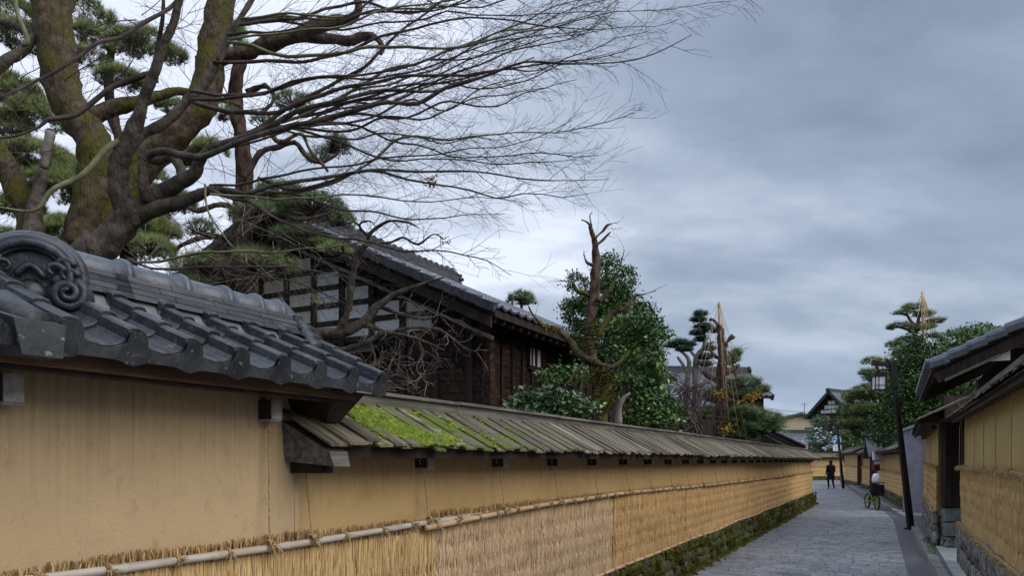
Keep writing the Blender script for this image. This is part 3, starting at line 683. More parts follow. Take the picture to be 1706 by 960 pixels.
# near gable end with barge boards
b = MB(); b.hexa([LW(2.86, .36, 1.67), LW(2.98, .36, 1.67), LW(2.98, .0, 1.70), LW(2.86, .0, 1.70), LW(2.84, .345, 1.745), LW(2.98, .345, 1.745), LW(2.98, -.14, 1.99), LW(2.84, -.14, 1.99)]); b.out('gable_end_board', m_grey, lw)
b = MB(); b.box(LW, 2.90, 2.99, -.02, .24, 1.635, 1.70); b.out('gable_end_bracket', m_dark, lw)
def lwf(a):
    z = .012 * noise.noise((a * .5, 1, 1)); 
    return (.01 * noise.noise((a * .7, 5, 5)), z)
plank_roof(LW, lw, 2.84, LEN + .28, .37, 1.768, -.13, 2.035, m_plank, ff=lwf, w0=.085, w1=.14)
b = MB()
b.grid(lambda u, v: LW(2.84 + (LEN - 2.6) * u, -.20 - .5 * v, 2.045 - .27 * v), 60, 1); b.out('rear_slope', m_grey, lw)
a = 2.9
while a < LEN + .3:
    e_ = min(a + 1.9, LEN + .3); b = MB(); q = .004 * ((int(a * 7)) % 2)
    b.box(LW, a, e_ - .006, -.215, -.115, 2.025, 2.118 + q); b.hexa([LW(a, -.09, 2.119 + q), LW(e_ - .004, -.09, 2.119 + q), LW(e_ - .004, -.24, 2.119 + q), LW(a, -.24, 2.119 + q), LW(a, -.095, 2.142 + q), LW(e_ - .004, -.095, 2.142 + q), LW(e_ - .004, -.235, 2.142 + q), LW(a, -.235, 2.142 + q)])
    b.out('ridge_beam', m_grey, lw); a = e_
# moss cushions spread over the first planks
b = MB(); n = 0
while n < 7200:
    s_ = U(3.25, 6.4); v_ = U(0, .95)
    dens = math.exp(-((s_ - 3.80 + .42 * v_) / .24) ** 2) * 1.6 + .05 * math.exp(-((s_ - 4.4) / .6) ** 2)
    q = noise.noise((s_ * 3.2 - v_ * .4, v_ * 2.2, 4)) * .9 + noise.noise((s_ * 14, v_ * 7, 4)) * .35
    if U(0, 1) > dens or q < (-.32 if abs(s_ - 3.80 + .42 * v_) < .2 else .0 if s_ < 4.4 else .08): 
        n += .2; continue
    p = LW(s_, .37 * (1 - v_) - .09 * v_, 1.792 * (1 - v_) + 2.035 * v_ + U(0, .012)); r_ = U(.009, .024)
    vv = [p + Vector((r_ * math.cos(k * 1.257), r_ * math.sin(k * 1.257), 0)) - Vector((0, 0, .006)) for k in range(5)] + [p + Vector((0, 0, r_ * .5))]
    b.add(vv, [(k, (k + 1) % 5, 5) for k in range(5)], U(.6, 1.25), True); n += 1
b.out('moss', m_moss, label='bright green moss cushions covering the near planks of the wall roof', cat='moss', kind='stuff')
# moss along the foot of the wall
b = MB()
for i in range(7000):
    s_ = 7.5 + 24 * U(0, 1) ** 1.3; t_ = -2.78 + abs(R.gauss(0, .06)); p = S(s_, t_, 0.0); r_ = U(.01, .03) * (1 + s_ / 25)
    vv = [p + Vector((r_ * math.cos(k * 1.257), r_ * math.sin(k * 1.257), .004)) for k in range(5)] + [p + Vector((0, 0, r_ * .9 + .01))]
    b.add(vv, [(k, (k + 1) % 5, 5) for k in range(5)], U(.5, 1.3), True)
for i in range(9000):
    s_ = 7.5 + 24 * U(0, 1) ** 1.2; z_ = U(.02, .45)
    if noise.noise((s_ * 1.1, z_ * 3, 8)) + .3 * noise.noise((s_ * 5, z_ * 9, 8)) < -.01 + (z_ - .2) * .5: continue
    p = LW(s_, .10 + U(-.02, .02), z_); r_ = U(.014, .04); 
    vv = [p + LW.d * r_ * math.cos(k * 1.257) + Vector((0, 0, r_ * math.sin(k * 1.257))) - LW.n * .01 for k in range(5)] + [p + LW.n * r_ * .8]
    b.add(vv, [(k, (k + 1) % 5, 5) for k in range(5)], U(.5, 1.2), True)
b.out('moss_strip', m_mossd, label='olive moss growing along the foot of the left wall and its stones', cat='moss', kind='stuff')

# mats, poles and ropes of the left wall
zt_tab = [(-4, 1.27), (0, 1.29), (1.9, 1.268), (2.74, 1.266), (3.0, 1.268), (4.27, 1.29), (6, 1.31), (7.8, 1.33), (9, 1.32), (11, 1.30), (13.5, 1.29), (17, 1.275), (22, 1.27), (31, 1.262)]
bnd = [-1.6, 4.27] + [sx(x, -2.78) for x in (1021, 1142, 1216, 1262, 1294, 1318)] + [LEN - .02]
mlab = ['pale golden straw mat nearest the camera, under the tile-roofed wall', 'faded pinkish straw mat, second from the near end of the long wall', 'orange straw mat right after the faded pinkish one on the left wall', 'fourth straw mat along the left wall, just past the midpoint',
        'fifth straw mat along the left wall, beyond a dark vertical seam', 'sixth straw mat along the left wall, narrow in view', 'seventh straw mat, next to last before the far corner of the left wall', 'last straw mat at the far corner of the left wall']
mm = [m_straw, m_strawp] + [m_strawo] * 6
for i in range(8):
    a0, a1 = bnd[i], bnd[i + 1]
    st = (3600, 2600, 1300, 700, 400, 200, 200, 200)[i]
    matt(LW, a0 + .006, a1 - .006, .50, lerp_tab(zt_tab, (a0 + a1) / 2) + .0, .012 + (.032 if i == 0 else 0) * 0 + .0, mm[i], mlab[i], st, top=(420, 330, 160, 100, 70, 50, 40, 40)[i], seg=int((a1 - a0) * 16), stitches=(.19, .38, .57, .77) if i else (.3, .6), group='straw mats hung along the left wall')
rp_ = [(sx(443, -2.78), .07, 1.90, sx(448, -2.73))] + [(a - .02, .06, 1.645, a - .035 + U(-.02, .02)) for a in pl]
pb = [(-2.0, 4.62), (4.05, 8.25), (7.95, 12.4), (12.1, 16.6), (16.3, 20.8), (20.4, 25.2), (24.9, 30.5)]
plab = ['long grey bamboo pole across the nearest straw mat, lower left', 'tan bamboo pole over the faded pinkish mat, overlapping the grey one', 'bamboo pole across the top of the orange mat on the left wall', 'fourth bamboo pole along the top of the left wall mats', 'fifth bamboo pole along the top of the left wall mats', 'sixth bamboo pole along the top of the left wall mats', 'last bamboo pole along the top of the mats, at the far corner']
for i, (a0, a1) in enumerate(pb):
    off = (0 if i % 2 == 0 else -.028); tab = [(a, z + off * 0 + (-.030 * math.exp(-((a - a0) / .5) ** 2) if i == 1 else 0)) for a, z in zt_tab]
    if i == 1: tab = [(a0, 1.255), (a0 + .35, 1.268), (a0 + 1, 1.293), (6, 1.31), (7.8, 1.33), (9, 1.32)]
    rr = [r for r in rp_ if a0 + .3 <= r[3] < a1 + .1 and not any(q < i and pb[q][1] + .1 > r[3] for q in range(i))]
    pole_thing(LW, tab, a0, a1, .085 + (.0 if i % 2 == 0 else .02), .020, m_bam if i == 0 else m_bamt, plab[i], tie=.30 if i < 3 else .36, ropes=rr, group='bamboo poles along the top of the left mats', fuzz=7 if i < 2 else 4)
pb2 = [(6.9, 12.2), (11.9, 17.4), (17.1, 23.6), (23.3, 30.4)]
lab2 = ['nearest bamboo pole along the bottom edge of the left mats', 'second bamboo pole along the bottom edge of the left mats', 'third bamboo pole along the bottom edge of the left mats', 'farthest bamboo pole along the bottom edge of the left mats']
for i, (a0, a1) in enumerate(pb2):
    pole_thing(LW, [(a, .50 + .02 * noise.noise((a * .5, 3, 3))) for a in [x * .5 for x in range(10, 64)]], a0, a1, .095, .020, m_bamt, lab2[i], tie=.4, group='bamboo poles along the bottom of the left mats', fuzz=6)
# ------------------------------------------------------------------ houses behind the left wall
Z3 = Vector((0, 0, 1))
def tiled_slope(mb_, p0, p1, up, L, step=.24, roll=.27, h=.045, t=1.0, nrow=None):
    """kawara surface from eave line p0-p1 climbing along `up` for L: rolls and stepped courses in one piece"""
    p0, p1 = Vector(p0), Vector(p1); d = (p1 - p0); W = d.length; d.normalize(); nrm = d.cross(up).normalized()
    if nrm.z < 0: nrm = -nrm
    nc = max(1, int(W / roll)); nr = max(1, int(L / step)); k = 5
    us = [i / (nc * k) for i in range(nc * k + 1)]
    prof = [0, -.35, -.45, -.3, .6, 0]
    prof = [.0, -.4, -.5, -.1, 1.0]
    for r_ in range(nr):
        y0 = L * r_ / nr; y1 = L * (r_ + 1) / nr; v = []
        for (y, dz) in ((y0, -.02), (y0, .018), (y1, 0)):
            for i, u in enumerate(us): v.append(p0 + d * (W * u) + up * y + nrm * (h * prof[i % k] * .6 + h * .5 + dz))
        n = len(us); tt = U(.85, 1.15) * t
        mb_.add(v, [(j * n + i, j * n + i + 1, (j + 1) * n + i + 1, (j + 1) * n + i) for j in range(2) for i in range(n - 1)], tt)
def roundends(mb_, p0, p1, nrm, step=.27, r=.045, ln=.05, t=1.4):
    p0, p1 = Vector(p0), Vector(p1); W = (p1 - p0).length; n = int(W / step)
    for i in range(n + 1):
        c = p0.lerp(p1, i / n); mb_.tube([c + nrm * ln, c - nrm * ln], r, 8, t)

# the big timber house
Hs = Fr(S(10.53, -5.85), (DX, DY), (RX, RY))     # a along the lane, b towards the lane; b<0 goes back along the gable
hs = thing('timber_house', 'large dark timber house with kawara roof and white gable panels behind the left wall', 'house', Hs(3, -4, 0))
HL = 9.0; PIT = .474; EB, EZ = .57, 3.98; RB = -4.15; RZ = EZ + (EB - RB) * PIT
up_ = (Hs(0, RB, RZ) - Hs(0, EB, EZ)).normalized(); SLN = (Hs(0, RB, RZ) - Hs(0, EB, EZ)).length
b = MB(); b.box(Hs, .02, HL, -11, -.03, 0, EZ + .25); b.out('wall', m_dark, hs)
def zroof(bb): return EZ + (EB - bb) * PIT if bb > RB else RZ - (RB - bb) * PIT
b = MB()     # solid gable fill
v = [Hs(.03, -.05, EZ), Hs(.03, -.05, zroof(-.05) - .15), Hs(.03, RB, RZ - .15), Hs(.03, -11, zroof(-11) - .15), Hs(.03, -11, .5)]
v2 = [x + Hs.d * (HL - .1) for x in v]
b.add(v + v2, [(0, 1, 2, 3, 4), (9, 8, 7, 6, 5)]); b.out('gable_core', m_dark, hs)
# side wall: boards, battens, window
for i in range(14):
    z0 = 1.6 + i * .19
    b = MB(); b.hexa([Hs(.1, .0, z0), Hs(HL, .0, z0), Hs(HL, -.03, z0), Hs(.1, -.03, z0), Hs(.1, -.012, z0 + .2), Hs(HL, -.012, z0 + .2), Hs(HL, -.03, z0 + .2), Hs(.1, -.03, z0 + .2)], U(.6, 1.3)); b.out('board', m_darkh, hs)
k = 0; a = .40
while a < HL:
    b = MB(); b.box(Hs, a - .022, a + .022, -.01, .035, 1.4, EZ + .12); b.out('batten', m_dark, hs); a += .385
b = MB(); b.box(Hs, -.08, .09, -.10, .06, .2, EZ + .3); b.out('corner_post', m_darkh, hs, label='reddish brown corner post of the house')
wn = MB(); wa, wb = sx(884, -5.8) - 10.53, sx(905, -5.8) - 10.53; wz0, wz1 = 3.42, 3.74
wn.box(Hs, wa - .05, wb + .05, -.02, .06, wz0 - .08, wz0); wn.box(Hs, wa - .05, wb + .05, -.02, .05, wz1, wz1 + .05); wn.box(Hs, wa - .05, wa, -.02, .05, wz0, wz1); wn.box(Hs, wb, wb + .05, -.02, .05, wz0, wz1); wn.box(Hs, (wa + wb) / 2 - .025, (wa + wb) / 2 + .025, -.02, .048, wz0, wz1)
wo_ = wn.out('window', m_darkh, hs)
for q0, q1 in ((wa, (wa + wb) / 2 - .025), ((wa + wb) / 2 + .025, wb)):
    b = MB(); b.box(Hs, q0, q1, .0, .02, wz0, wz1); b.out('pane', m_paper, wo_)
# gable wall: white panels between posts and rails
GZ0 = 3.93; PW = .67; PH = .235; RH = .095
for j in range(12):
    z0 = GZ0 + j * (PH + RH)
    for i in range(15):
        b1_, b0_ = -.42 - i * PW, -.42 - (i + 1) * PW + .12
        zr1, zr0 = zroof(b1_) - .48, zroof(b0_) - .48
        if max(zr1, zr0) < z0 + .05: continue
        if b0_ > -1.2 and j == 0 and i < 1: continue
        t0_, t1_ = min(z0 + PH, zr0), min(z0 + PH, zr1)
        if t0_ < z0 + .02 or t1_ < z0 + .02: continue
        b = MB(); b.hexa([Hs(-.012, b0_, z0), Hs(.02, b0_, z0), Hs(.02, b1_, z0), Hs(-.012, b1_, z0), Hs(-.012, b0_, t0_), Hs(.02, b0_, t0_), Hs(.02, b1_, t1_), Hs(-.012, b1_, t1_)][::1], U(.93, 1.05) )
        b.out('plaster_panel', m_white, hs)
for i in range(16):
    bb = -.42 - i * PW + .06
    b = MB(); b.box(Hs, -.05, .03, bb - .06, bb + .06, 1.2, zroof(bb) - .3); b.out('post', m_dark, hs)
for j in range(12):
    z0 = GZ0 + j * (PH + RH) - RH
    # clip to the gable
    bl = -11; br_ = -.05
    if z0 > EZ - .4: 
        br_ = EB - (z0 + .45 - EZ) / PIT; bl = 2 * RB - br_
    if br_ < bl + .3: break
    b = MB(); b.box(Hs, -.035, .03, max(bl, -11), min(br_, -.05), z0, z0 + RH); b.out('rail', m_dark, hs)
for i in range(12):
    z0 = 1.4 + i * .205
    if z0 > GZ0 - .3: break
    b = MB(); b.hexa([Hs(-.02, -11, z0), Hs(.02, -11, z0), Hs(.02, -.1, z0), Hs(-.02, -.1, z0), Hs(-.006, -11, z0 + .21), Hs(.02, -11, z0 + .21), Hs(.02, -.1, z0 + .21), Hs(-.006, -.1, z0 + .21)], U(.5, 1.2)); b.out('board', m_darkh, hs)
b = MB(); b.hexa([Hs(-.5, -11, 3.55), Hs(0, -11, 3.72), Hs(0, -2.0, 3.72), Hs(-.5, -2.0, 3.55), Hs(-.5, -11, 3.60), Hs(0, -11, 3.78), Hs(0, -2.0, 3.78), Hs(-.5, -2.0, 3.60)]); b.out('awning', m_tile, hs)
# roof: slabs, tiles, verge, eave, bargeboards, purlin
G0 = -.95; 
for sg in (1, -1):
    b = MB(); e1, e2 = (EB, EZ), (RB, RZ)
    if sg < 0: e1 = (2 * RB - EB - 2, zroof(2 * RB - EB - 2))
    v = [Hs(G0 + .1, e1[0], e1[1] - .13), Hs(HL + .6, e1[0], e1[1] - .13), Hs(HL + .6, e2[0], e2[1] - .13), Hs(G0 + .1, e2[0], e2[1] - .13)]
    b.hexa(v + [x + Z3 * .12 for x in v]); b.out('roof_deck', m_dark, hs)
b = MB(); tiled_slope(b, Hs(G0, EB + .04, EZ + .0), Hs(HL + .6, EB + .04, EZ + .0), up_, SLN + .04); b.out('kawara_slope', m_tile_grey, hs, kind='stuff')
up2 = (Hs(0, RB, RZ) - Hs(0, RB - 7, RZ - 7 * PIT)).normalized()
b = MB(); tiled_slope(b, Hs(HL + .6, RB - 7, RZ - 7 * PIT), Hs(G0, RB - 7, RZ - 7 * PIT), up2, 7 * math.sqrt(1 + PIT * PIT)); b.out('rear_kawara_slope', m_tile, hs, kind='stuff')
def verge_row(e1, e2, sg):
    n = int(math.hypot(e1[0] - e2[0], e1[1] - e2[1]) / .30)
    for i in range(n):
        p = Vector((0, 0, 0)); q0 = (e1[0] + (e2[0] - e1[0]) * i / n, e1[1] + (e2[1] - e1[1]) * i / n); q1 = (e1[0] + (e2[0] - e1[0]) * (i + 1.06) / n, e1[1] + (e2[1] - e1[1]) * (i + 1.06) / n)
        b = MB(); b.hexa([Hs(G0 - .03, q0[0], q0[1] - .08), Hs(G0 + .0, q0[0], q0[1] - .08), Hs(G0 + .0, q1[0], q1[1] - .10), Hs(G0 - .03, q1[0], q1[1] - .10), Hs(G0 - .035, q0[0], q0[1] + .06), Hs(G0 + .16, q0[0], q0[1] + .085), Hs(G0 + .16, q1[0], q1[1] + .055), Hs(G0 - .035, q1[0], q1[1] + .035)], U(.8, 1.2)); b.out('verge_tile', m_tile, hs)
verge_row((EB + .04, EZ), (RB, RZ), 1); verge_row((2 * RB - EB - 2, zroof(2 * RB - EB - 2)), (RB, RZ), -1)
for aa, dz, w_ in ((G0 + .05, .16, .05),):
    for e1, e2 in (((EB - .05, EZ), (RB, RZ)), ((2 * RB - EB - 2, zroof(2 * RB - EB - 2)), (RB, RZ))):
        b = MB(); b.hexa([Hs(aa, e1[0], e1[1] - .13 - dz), Hs(aa + w_, e1[0], e1[1] - .13 - dz), Hs(aa + w_, e2[0], e2[1] - .13 - dz), Hs(aa, e2[0], e2[1] - .13 - dz), Hs(aa, e1[0], e1[1] - .12), Hs(aa + w_, e1[0], e1[1] - .12), Hs(aa + w_, e2[0], e2[1] - .12), Hs(aa, e2[0], e2[1] - .12)]); b.out('bargeboard', m_dark, hs)
b = MB(); b.beam(Hs(G0 + .25, EB - .12, EZ - .42), Hs(G0 + .25, RB, EZ - .42 + (EB - .12 - RB) * PIT), .06, .055); b.out('eave_batten', m_grey, hs, label='thin pale grey timber strip under the gable verge')
b = MB(); b.box(Hs, G0 + .1, HL + .5, -.3, -.12, EZ + .02, EZ + .22); b.box(Hs, G0 + .1, HL + .5, EB - .22, EB - .1, EZ - .16, EZ - .08); b.out('purlin', m_dark, hs)
b = MB()
for i in range(26):
    a = G0 + .2 + i * .29; b.beam(Hs(a, EB - .05, EZ - .17), Hs(a, -.2, EZ - .17 + (EB + .15) * PIT), .05, .07)
b.out('rafters', m_dark, hs)
b = MB()
z = RZ - .02
for k in range(5):
    hw = .17 - .015 * k; b.box(Hs, G0 + .1, 5.6, RB - hw, RB + hw, z, z + .05, U(.8, 1.2)); z += .052
b.out('ridge_courses', m_noshi, hs)
for i in range(27):
    a = G0 + .05 + i * .245; b = MB(); halfround(b, Hs(a, RB, z + .02 + (.04 if i > 24 else 0)), Hs(a + .235, RB, z + .0), .085, Z3, 8, U(.8, 1.2), 1.25); b.out('ridge_tile', m_tile, hs)
b = MB()
for k in range(7):
    a = 2 * math.pi * k / 7; b.tube([Hs(5.66, RB + .12 * math.cos(a), z - .10 + .10 * math.sin(a)), Hs(5.80, RB + .15 * math.cos(a), z - .10 + .14 * math.sin(a))], [.06, .045], 7)
b.tube([Hs(5.6, RB, z - .12), Hs(5.78, RB, z - .12)], .13, 10); b.out('ridge_ornament', m_oni, hs)

b = MB(); b.box(Hs, 7.85, 8.45, -.02, .05, 2.35, 3.15); wd_ = b.out('window', m_dark, hs)
for q0 in (7.9, 8.17): b = MB(); b.box(Hs, q0, q0 + .23, .03, .062, 2.4, 3.1); b.out('pane', m_paper, wd_)
# reddish brick-like outbuilding seen between the trees
ob = thing('outbuilding', 'small reddish boarded outbuilding glimpsed between the camellia and the pine', 'shed', P(1125, 800, 24))
OF = Fr(P(1098, 768, 24.0), (1, .1), (.1, -1))
for i in range(11):
    b = MB(); b.box(OF, 0, 1.3, -.1, .0, 1.4 + i * .19, 1.575 + i * .19, U(.7, 1.2)); b.out('board', m_redw, ob)
b = MB(); b.box(OF, 0, 1.28, -1.6, -.102, 0, 3.45); b.out('wall', m_dark, ob)
b = MB(); b.hexa([OF(-.2, .4, 3.35), OF(1.9, .4, 3.35), OF(1.9, -1.8, 3.95), OF(-.2, -1.8, 3.95), OF(-.2, .4, 3.42), OF(1.9, .4, 3.42), OF(1.9, -1.8, 4.02), OF(-.2, -1.8, 4.02)]); b.out('roof', m_tile, ob)

def gable_house(name, label, fr, L, W, eave, ridge, wallm, roofm, over=.5, tiles=True, cat='house', wins=(), ridgecap=True, grid=None, roll=.3):
    """fr: a along the ridge, b across; footprint a 0..L, b -W..0"""
    h = thing(name, label, cat, fr(L / 2, -W / 2, 0)); pit = (ridge - eave) / (W / 2)
    b = MB(); b.box(fr, 0, L, -W, 0, 0, eave)
    for a in (0, L):
        v = [fr(a, 0, eave), fr(a, -W, eave), fr(a, -W / 2, ridge)]; b.add(v, [(0, 1, 2)]); 
    b.out('wall', wallm, h)
    for sg in (0, 1):
        eb = over if sg == 0 else -W - over; ez = eave - over * pit
        p0, p1 = fr(-over, eb, ez), fr(L + over, eb, ez); upv = (fr(0, -W / 2, ridge) - fr(0, eb, ez)); LL = upv.length; upv.normalize()
        v = [p0, p1, p1 + upv * LL, p0 + upv * LL]; b = MB(); b.hexa([x for x in v] + [x + Z3 * .12 for x in v]); b.out('roof_deck', m_dark, h)
        if tiles:
            b = MB(); tiled_slope(b, (p0 if sg == 0 else p1) + Z3 * .13, (p1 if sg == 0 else p0) + Z3 * .13, upv, LL, step=.3, roll=roll, h=.06); b.out('kawara_slope', m_tile_grey, h, kind='stuff')
        for p in (p0, p1): b = MB(); b.beam(p + Z3 * .05, p + upv * LL + Z3 * .05, .1, .3); b.out('bargeboard', m_tile if tiles else m_grey, h)
    if ridgecap:
        b = MB(); b.box(fr, -over - .05, L + over + .05, -W / 2 - .15, -W / 2 + .15, ridge + .05, ridge + .32); b.tube([fr(-over - .1, -W / 2, ridge + .36), fr(L + over + .1, -W / 2, ridge + .36)], .1, 8); b.out('ridge', m_noshi, h)
        for a in (-over - .12, L + over + .12):
            b = MB(); b.lathe(fr(a, -W / 2, ridge + .22), [(.0, -.06), (.26, -.06), (.28, 0), (.2, .06), (0, .08)], 12, 1, (fr.n, Z3, fr.d)); b.out('ridge_ornament', m_oni, h)
    for (a0, a1, z0, z1, face) in wins:
        b = MB()
        if face == 'a': b.box(Fr(fr(0, 0, 0), -fr.n, -fr.d), a0, a1, 0, .06, z0, z1)
        else: b.box(fr, a0, a1, 0, .06, z0, z1)
        w_ = b.out('window', m_dark, h); b = MB()
        if face == 'a': b.box(Fr(fr(0, 0, 0), -fr.n, -fr.d), a0 + .07, a1 - .07, .04, .08, z0 + .07, z1 - .07)
        else: b.box(fr, a0 + .07, a1 - .07, .04, .08, z0 + .07, z1 - .07)
        b.out('pane', m_paper if grid else m_glass, w_)
    return h
# kawara roof behind the pruned pines (x 1160..1280)
Yd = 38.0; c = P(1278, 768, Yd); fr = Fr((c.x - 4.7, c.y), (1, .12), (.12, -1))
gable_house('tiled_house', 'house with a dark kawara roof rising behind the roped pine on the left', fr, 4.75, 5.5, EYE + (HY - 655) / F * Yd - .1, EYE + (HY - 629) / F * Yd + .5, m_dark, m_tile, over=.35)
# low roof sloping down to the corner (1265..1345, 705..750)
Yd = 30.0; p = P(1266, 708, Yd + 1); q_ = P(1342, 744, Yd)
rf = thing('shed', 'low dark shed roof sloping down to the far corner of the left wall', 'shed', (p.x + 1, p.y + 1, 0))
b = MB(); dv = Vector((.35, 1, 0)).normalized() * 3; v = [p, q_, q_ + dv, p + dv]; b.hexa([x - Z3 * .22 for x in v] + [x - Z3 * .10 for x in v]); b.out('roof_deck', m_dark, rf)
b = MB()
upv = (p - q_); LL = upv.length; upv.normalize(); tiled_slope(b, q_ + dv - Z3 * .08, q_ - Z3 * .08, upv, LL, h=.05); b.out('kawara_slope', m_tile, rf, kind='stuff')
b = MB(); v = [p + Vector((.1, .2, -.3)), q_ + Vector((-.3, .2, -.3)), q_ + Vector((-.3, 2.5, -.3)), p + Vector((.1, 2.5, -.3))]; b.hexa([Vector((x.x, x.y, 0)) for x in v] + v); b.out('wall', m_dark, rf)
b = MB(); b.tube([p + Z3 * .03, q_ + Z3 * .03], .07, 8, 1.5); b.out('verge_roll', m_ridge, rf)

# far cream gabled house
Yd = 95.0; k_ = Yd / F
c0, c1_, ap = P(1296, 768, Yd), P(1372, 768, Yd), P(1331, 688, Yd)
fr = Fr((c1_.x + .3, Yd), (0.05, 1), (1, -.05)); 
gable_house('cream_house', 'distant cream gabled house with a thin grey roof', fr, 9, c1_.x - c0.x + .6, EYE + (HY - 702) * k_, EYE + (HY - 690) * k_, m_cream, m_tile, over=.4, tiles=False, ridgecap=False, wins=((1.6, 2.6, EYE + (HY - 724) * k_, EYE + (HY - 713) * k_, 'a'),))
b = MB(); e_ = P(1340, 690, Yd + 3); b.tube([e_, e_ + Z3 * 1.5], .04, 5); b.beam(e_ + Z3 * 1.3 - Vector((.5, 0, 0)), e_ + Z3 * 1.3 + Vector((.5, 0, 0)), .03, .03); b.beam(e_ + Z3 * 1.1 - Vector((.35, 0, 0)), e_ + Z3 * 1.1 + Vector((.35, 0, 0)), .03, .03)
b.out('antenna', m_metal, label='thin television antenna on the far cream house', cat='antenna')
# low tiled roof at the lane's end (1335..1400, 718..750)
Yd = 74.0; k_ = Yd / F; c = P(1325, 768, Yd)
gable_house('low_tiled_house', 'low house with a speckled grey kawara roof at the end of the lane', Fr((c.x, c.y), (1, .05), (.05, -1)), 6.2, 6, EYE + (HY - 752) * k_, EYE + (HY - 722) * k_, m_cream, m_tile, over=.3, roll=.4)
# dark gabled house, upper right of the lane's end (1374..1440, 640..700): gable towards us, ridge to the right
Yd = 84.0; k_ = Yd / F; c = P(1417, 768, Yd)
fr = Fr((c.x, c.y), (.80, .60), (.60, -.80))
dh = gable_house('dark_gabled_house', 'dark house with a blue-black kawara roof and white gridded gable past the lane end', fr, 6.2, 4.4, EYE + (HY - 684) * k_, EYE + (HY - 652) * k_, m_dark, m_tile, over=.8, roll=.5)
gf = Fr(fr(0, 0, 0), -fr.n, -fr.d); ez_ = EYE + (HY - 684) * k_
for i in range(6):
    for j in range(3):
        a0 = .9 + i * .46; z0 = ez_ - .2 + j * .5; zz2 = ez_ + (1 - abs((a0 + .2 - 2.2) / 2.2)) * 32 * k_ - .5
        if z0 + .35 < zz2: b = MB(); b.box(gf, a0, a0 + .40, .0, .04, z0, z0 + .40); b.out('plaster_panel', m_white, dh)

# ------------------------------------------------------------------ the far side of the lane and the walls on the right
def straw_wall(name, label, p, q, ztop, zm0, zm1, clay, matmat, mlabel, eave=None, nst=200, group=None, leftside=True, stone_lim=120, stmat=None, plab=None, ex=.0, planks=True, mats=1, planklim=200, rz=.32, eb=.36, chunk=(.3, 5)):
    fr = Fr2(p, q, leftside); L = math.hypot(q[0] - p[0], q[1] - p[1])
    w_ = thing(name, label, 'wall', fr(L / 2, 0, 0), group)
    b = MB(); b.grid(lambda u, v: fr(L * u, .003 * noise.noise((u * 30, v * 8, 5)), zm0 + (ztop - zm0) * v), 12, 4); b.box(fr, 0, L, -.3, -.006, zm0 - .05, ztop); b.box(fr, 0, .01, -.3, .0, zm0, ztop); b.box(fr, L - .01, L, -.3, 0, zm0, ztop); b.out('clay_face', clay, w_)
    b = MB(); b.box(fr, 0, L, -.3, -.03, 0, zm0); b.out('footing', m_soil, w_)
    stones(fr, w_, 0, L, 0, zm0, .05, stmat or m_stone, hgt=.17 if stmat is None else .30, wid=.26 if stmat is None else .42, lim=stone_lim)
    if planks:
        plank_roof(fr, w_, -.15, L + .15, eb, ztop + .02, -.2, ztop + rz, m_plank, lim=planklim)
        b = MB(); b.box(fr, -.1, L + .1, -.34, -.14, ztop + rz - .02, ztop + rz + .09); b.out('ridge_beam', m_grey, w_)
        b = MB(); b.box(fr, -.12, L + .12, eb - .12, eb - .06, ztop - .05, ztop - .0); b.hexa([fr(-.1, -.3, ztop - .0), fr(L + .1, -.3, ztop), fr(L + .1, eb - .03, ztop), fr(-.1, eb - .03, ztop), fr(-.1, -.3, ztop + rz - .02), fr(L + .1, -.3, ztop + rz - .02), fr(L + .1, eb - .03, ztop + .012), fr(-.1, eb - .03, ztop + .012)]); b.out('eave_beam', m_dark, w_)
        b = MB(); b.hexa([fr(-.1, -.3, ztop), fr(L + .1, -.3, ztop), fr(L + .1, -.75, ztop), fr(-.1, -.75, ztop), fr(-.1, -.32, ztop + rz), fr(L + .1, -.32, ztop + rz), fr(L + .1, -.7, ztop + .04), fr(-.1, -.7, ztop + .04)]); b.out('rear_slope', m_grey, w_)
    n = max(1, int(L / .95)); rp = []
    for i in range(n):
        a = (i + .5) * L / n
        if planks and chunk[1] < 9: bracket(fr, a, ztop - .11, w_, .12, .06, .06)
        rp.append((a, .10, ztop - .13, a + U(-.04, .04)))
    for i in range(mats):
        a0, a1 = L * i / mats, L * (i + 1) / mats
        matt(fr, a0 + .01, a1 - .01, zm0 + .03, zm1, .01, matmat, mlabel if mats == 1 else mlabel[i], nst, top=60, seg=int((a1 - a0) * 9) + 4, group=None if mats == 1 else 'straw mats on the near right wall')
    pole_thing(fr, [(i * .5, zm1 - .01 + .02 * noise.noise((i * .4, 1, zm1))) for i in range(30)], .02, L - .02, .085, .018, m_bamt, plab[0], tie=chunk[0], ropes=rp, fuzz=chunk[1])
    pole_thing(fr, [(i * .5, zm0 + .02 + .02 * noise.noise((i * .4, 9, zm1))) for i in range(30)], .02, L - .02, .085, .018, m_bamt, plab[1], tie=chunk[0], fuzz=chunk[1])
    return fr, L, w_
# across the end of the lane
straw_wall('end_wall', 'low clay wall with straw matting and pale capping across the far end of the lane', (G(1338, 802).x, 62.5), (G(1404, 797).x + 1.5, 66), 1.95, .35, 1.2, m_plasterB, m_strawo, 'straw mat on the wall across the lane end', nst=100, leftside=False, stone_lim=40, plab=('bamboo pole on the upper edge of the lane end mat', 'bamboo pole on the lower edge of the lane end mat'), planklim=60)
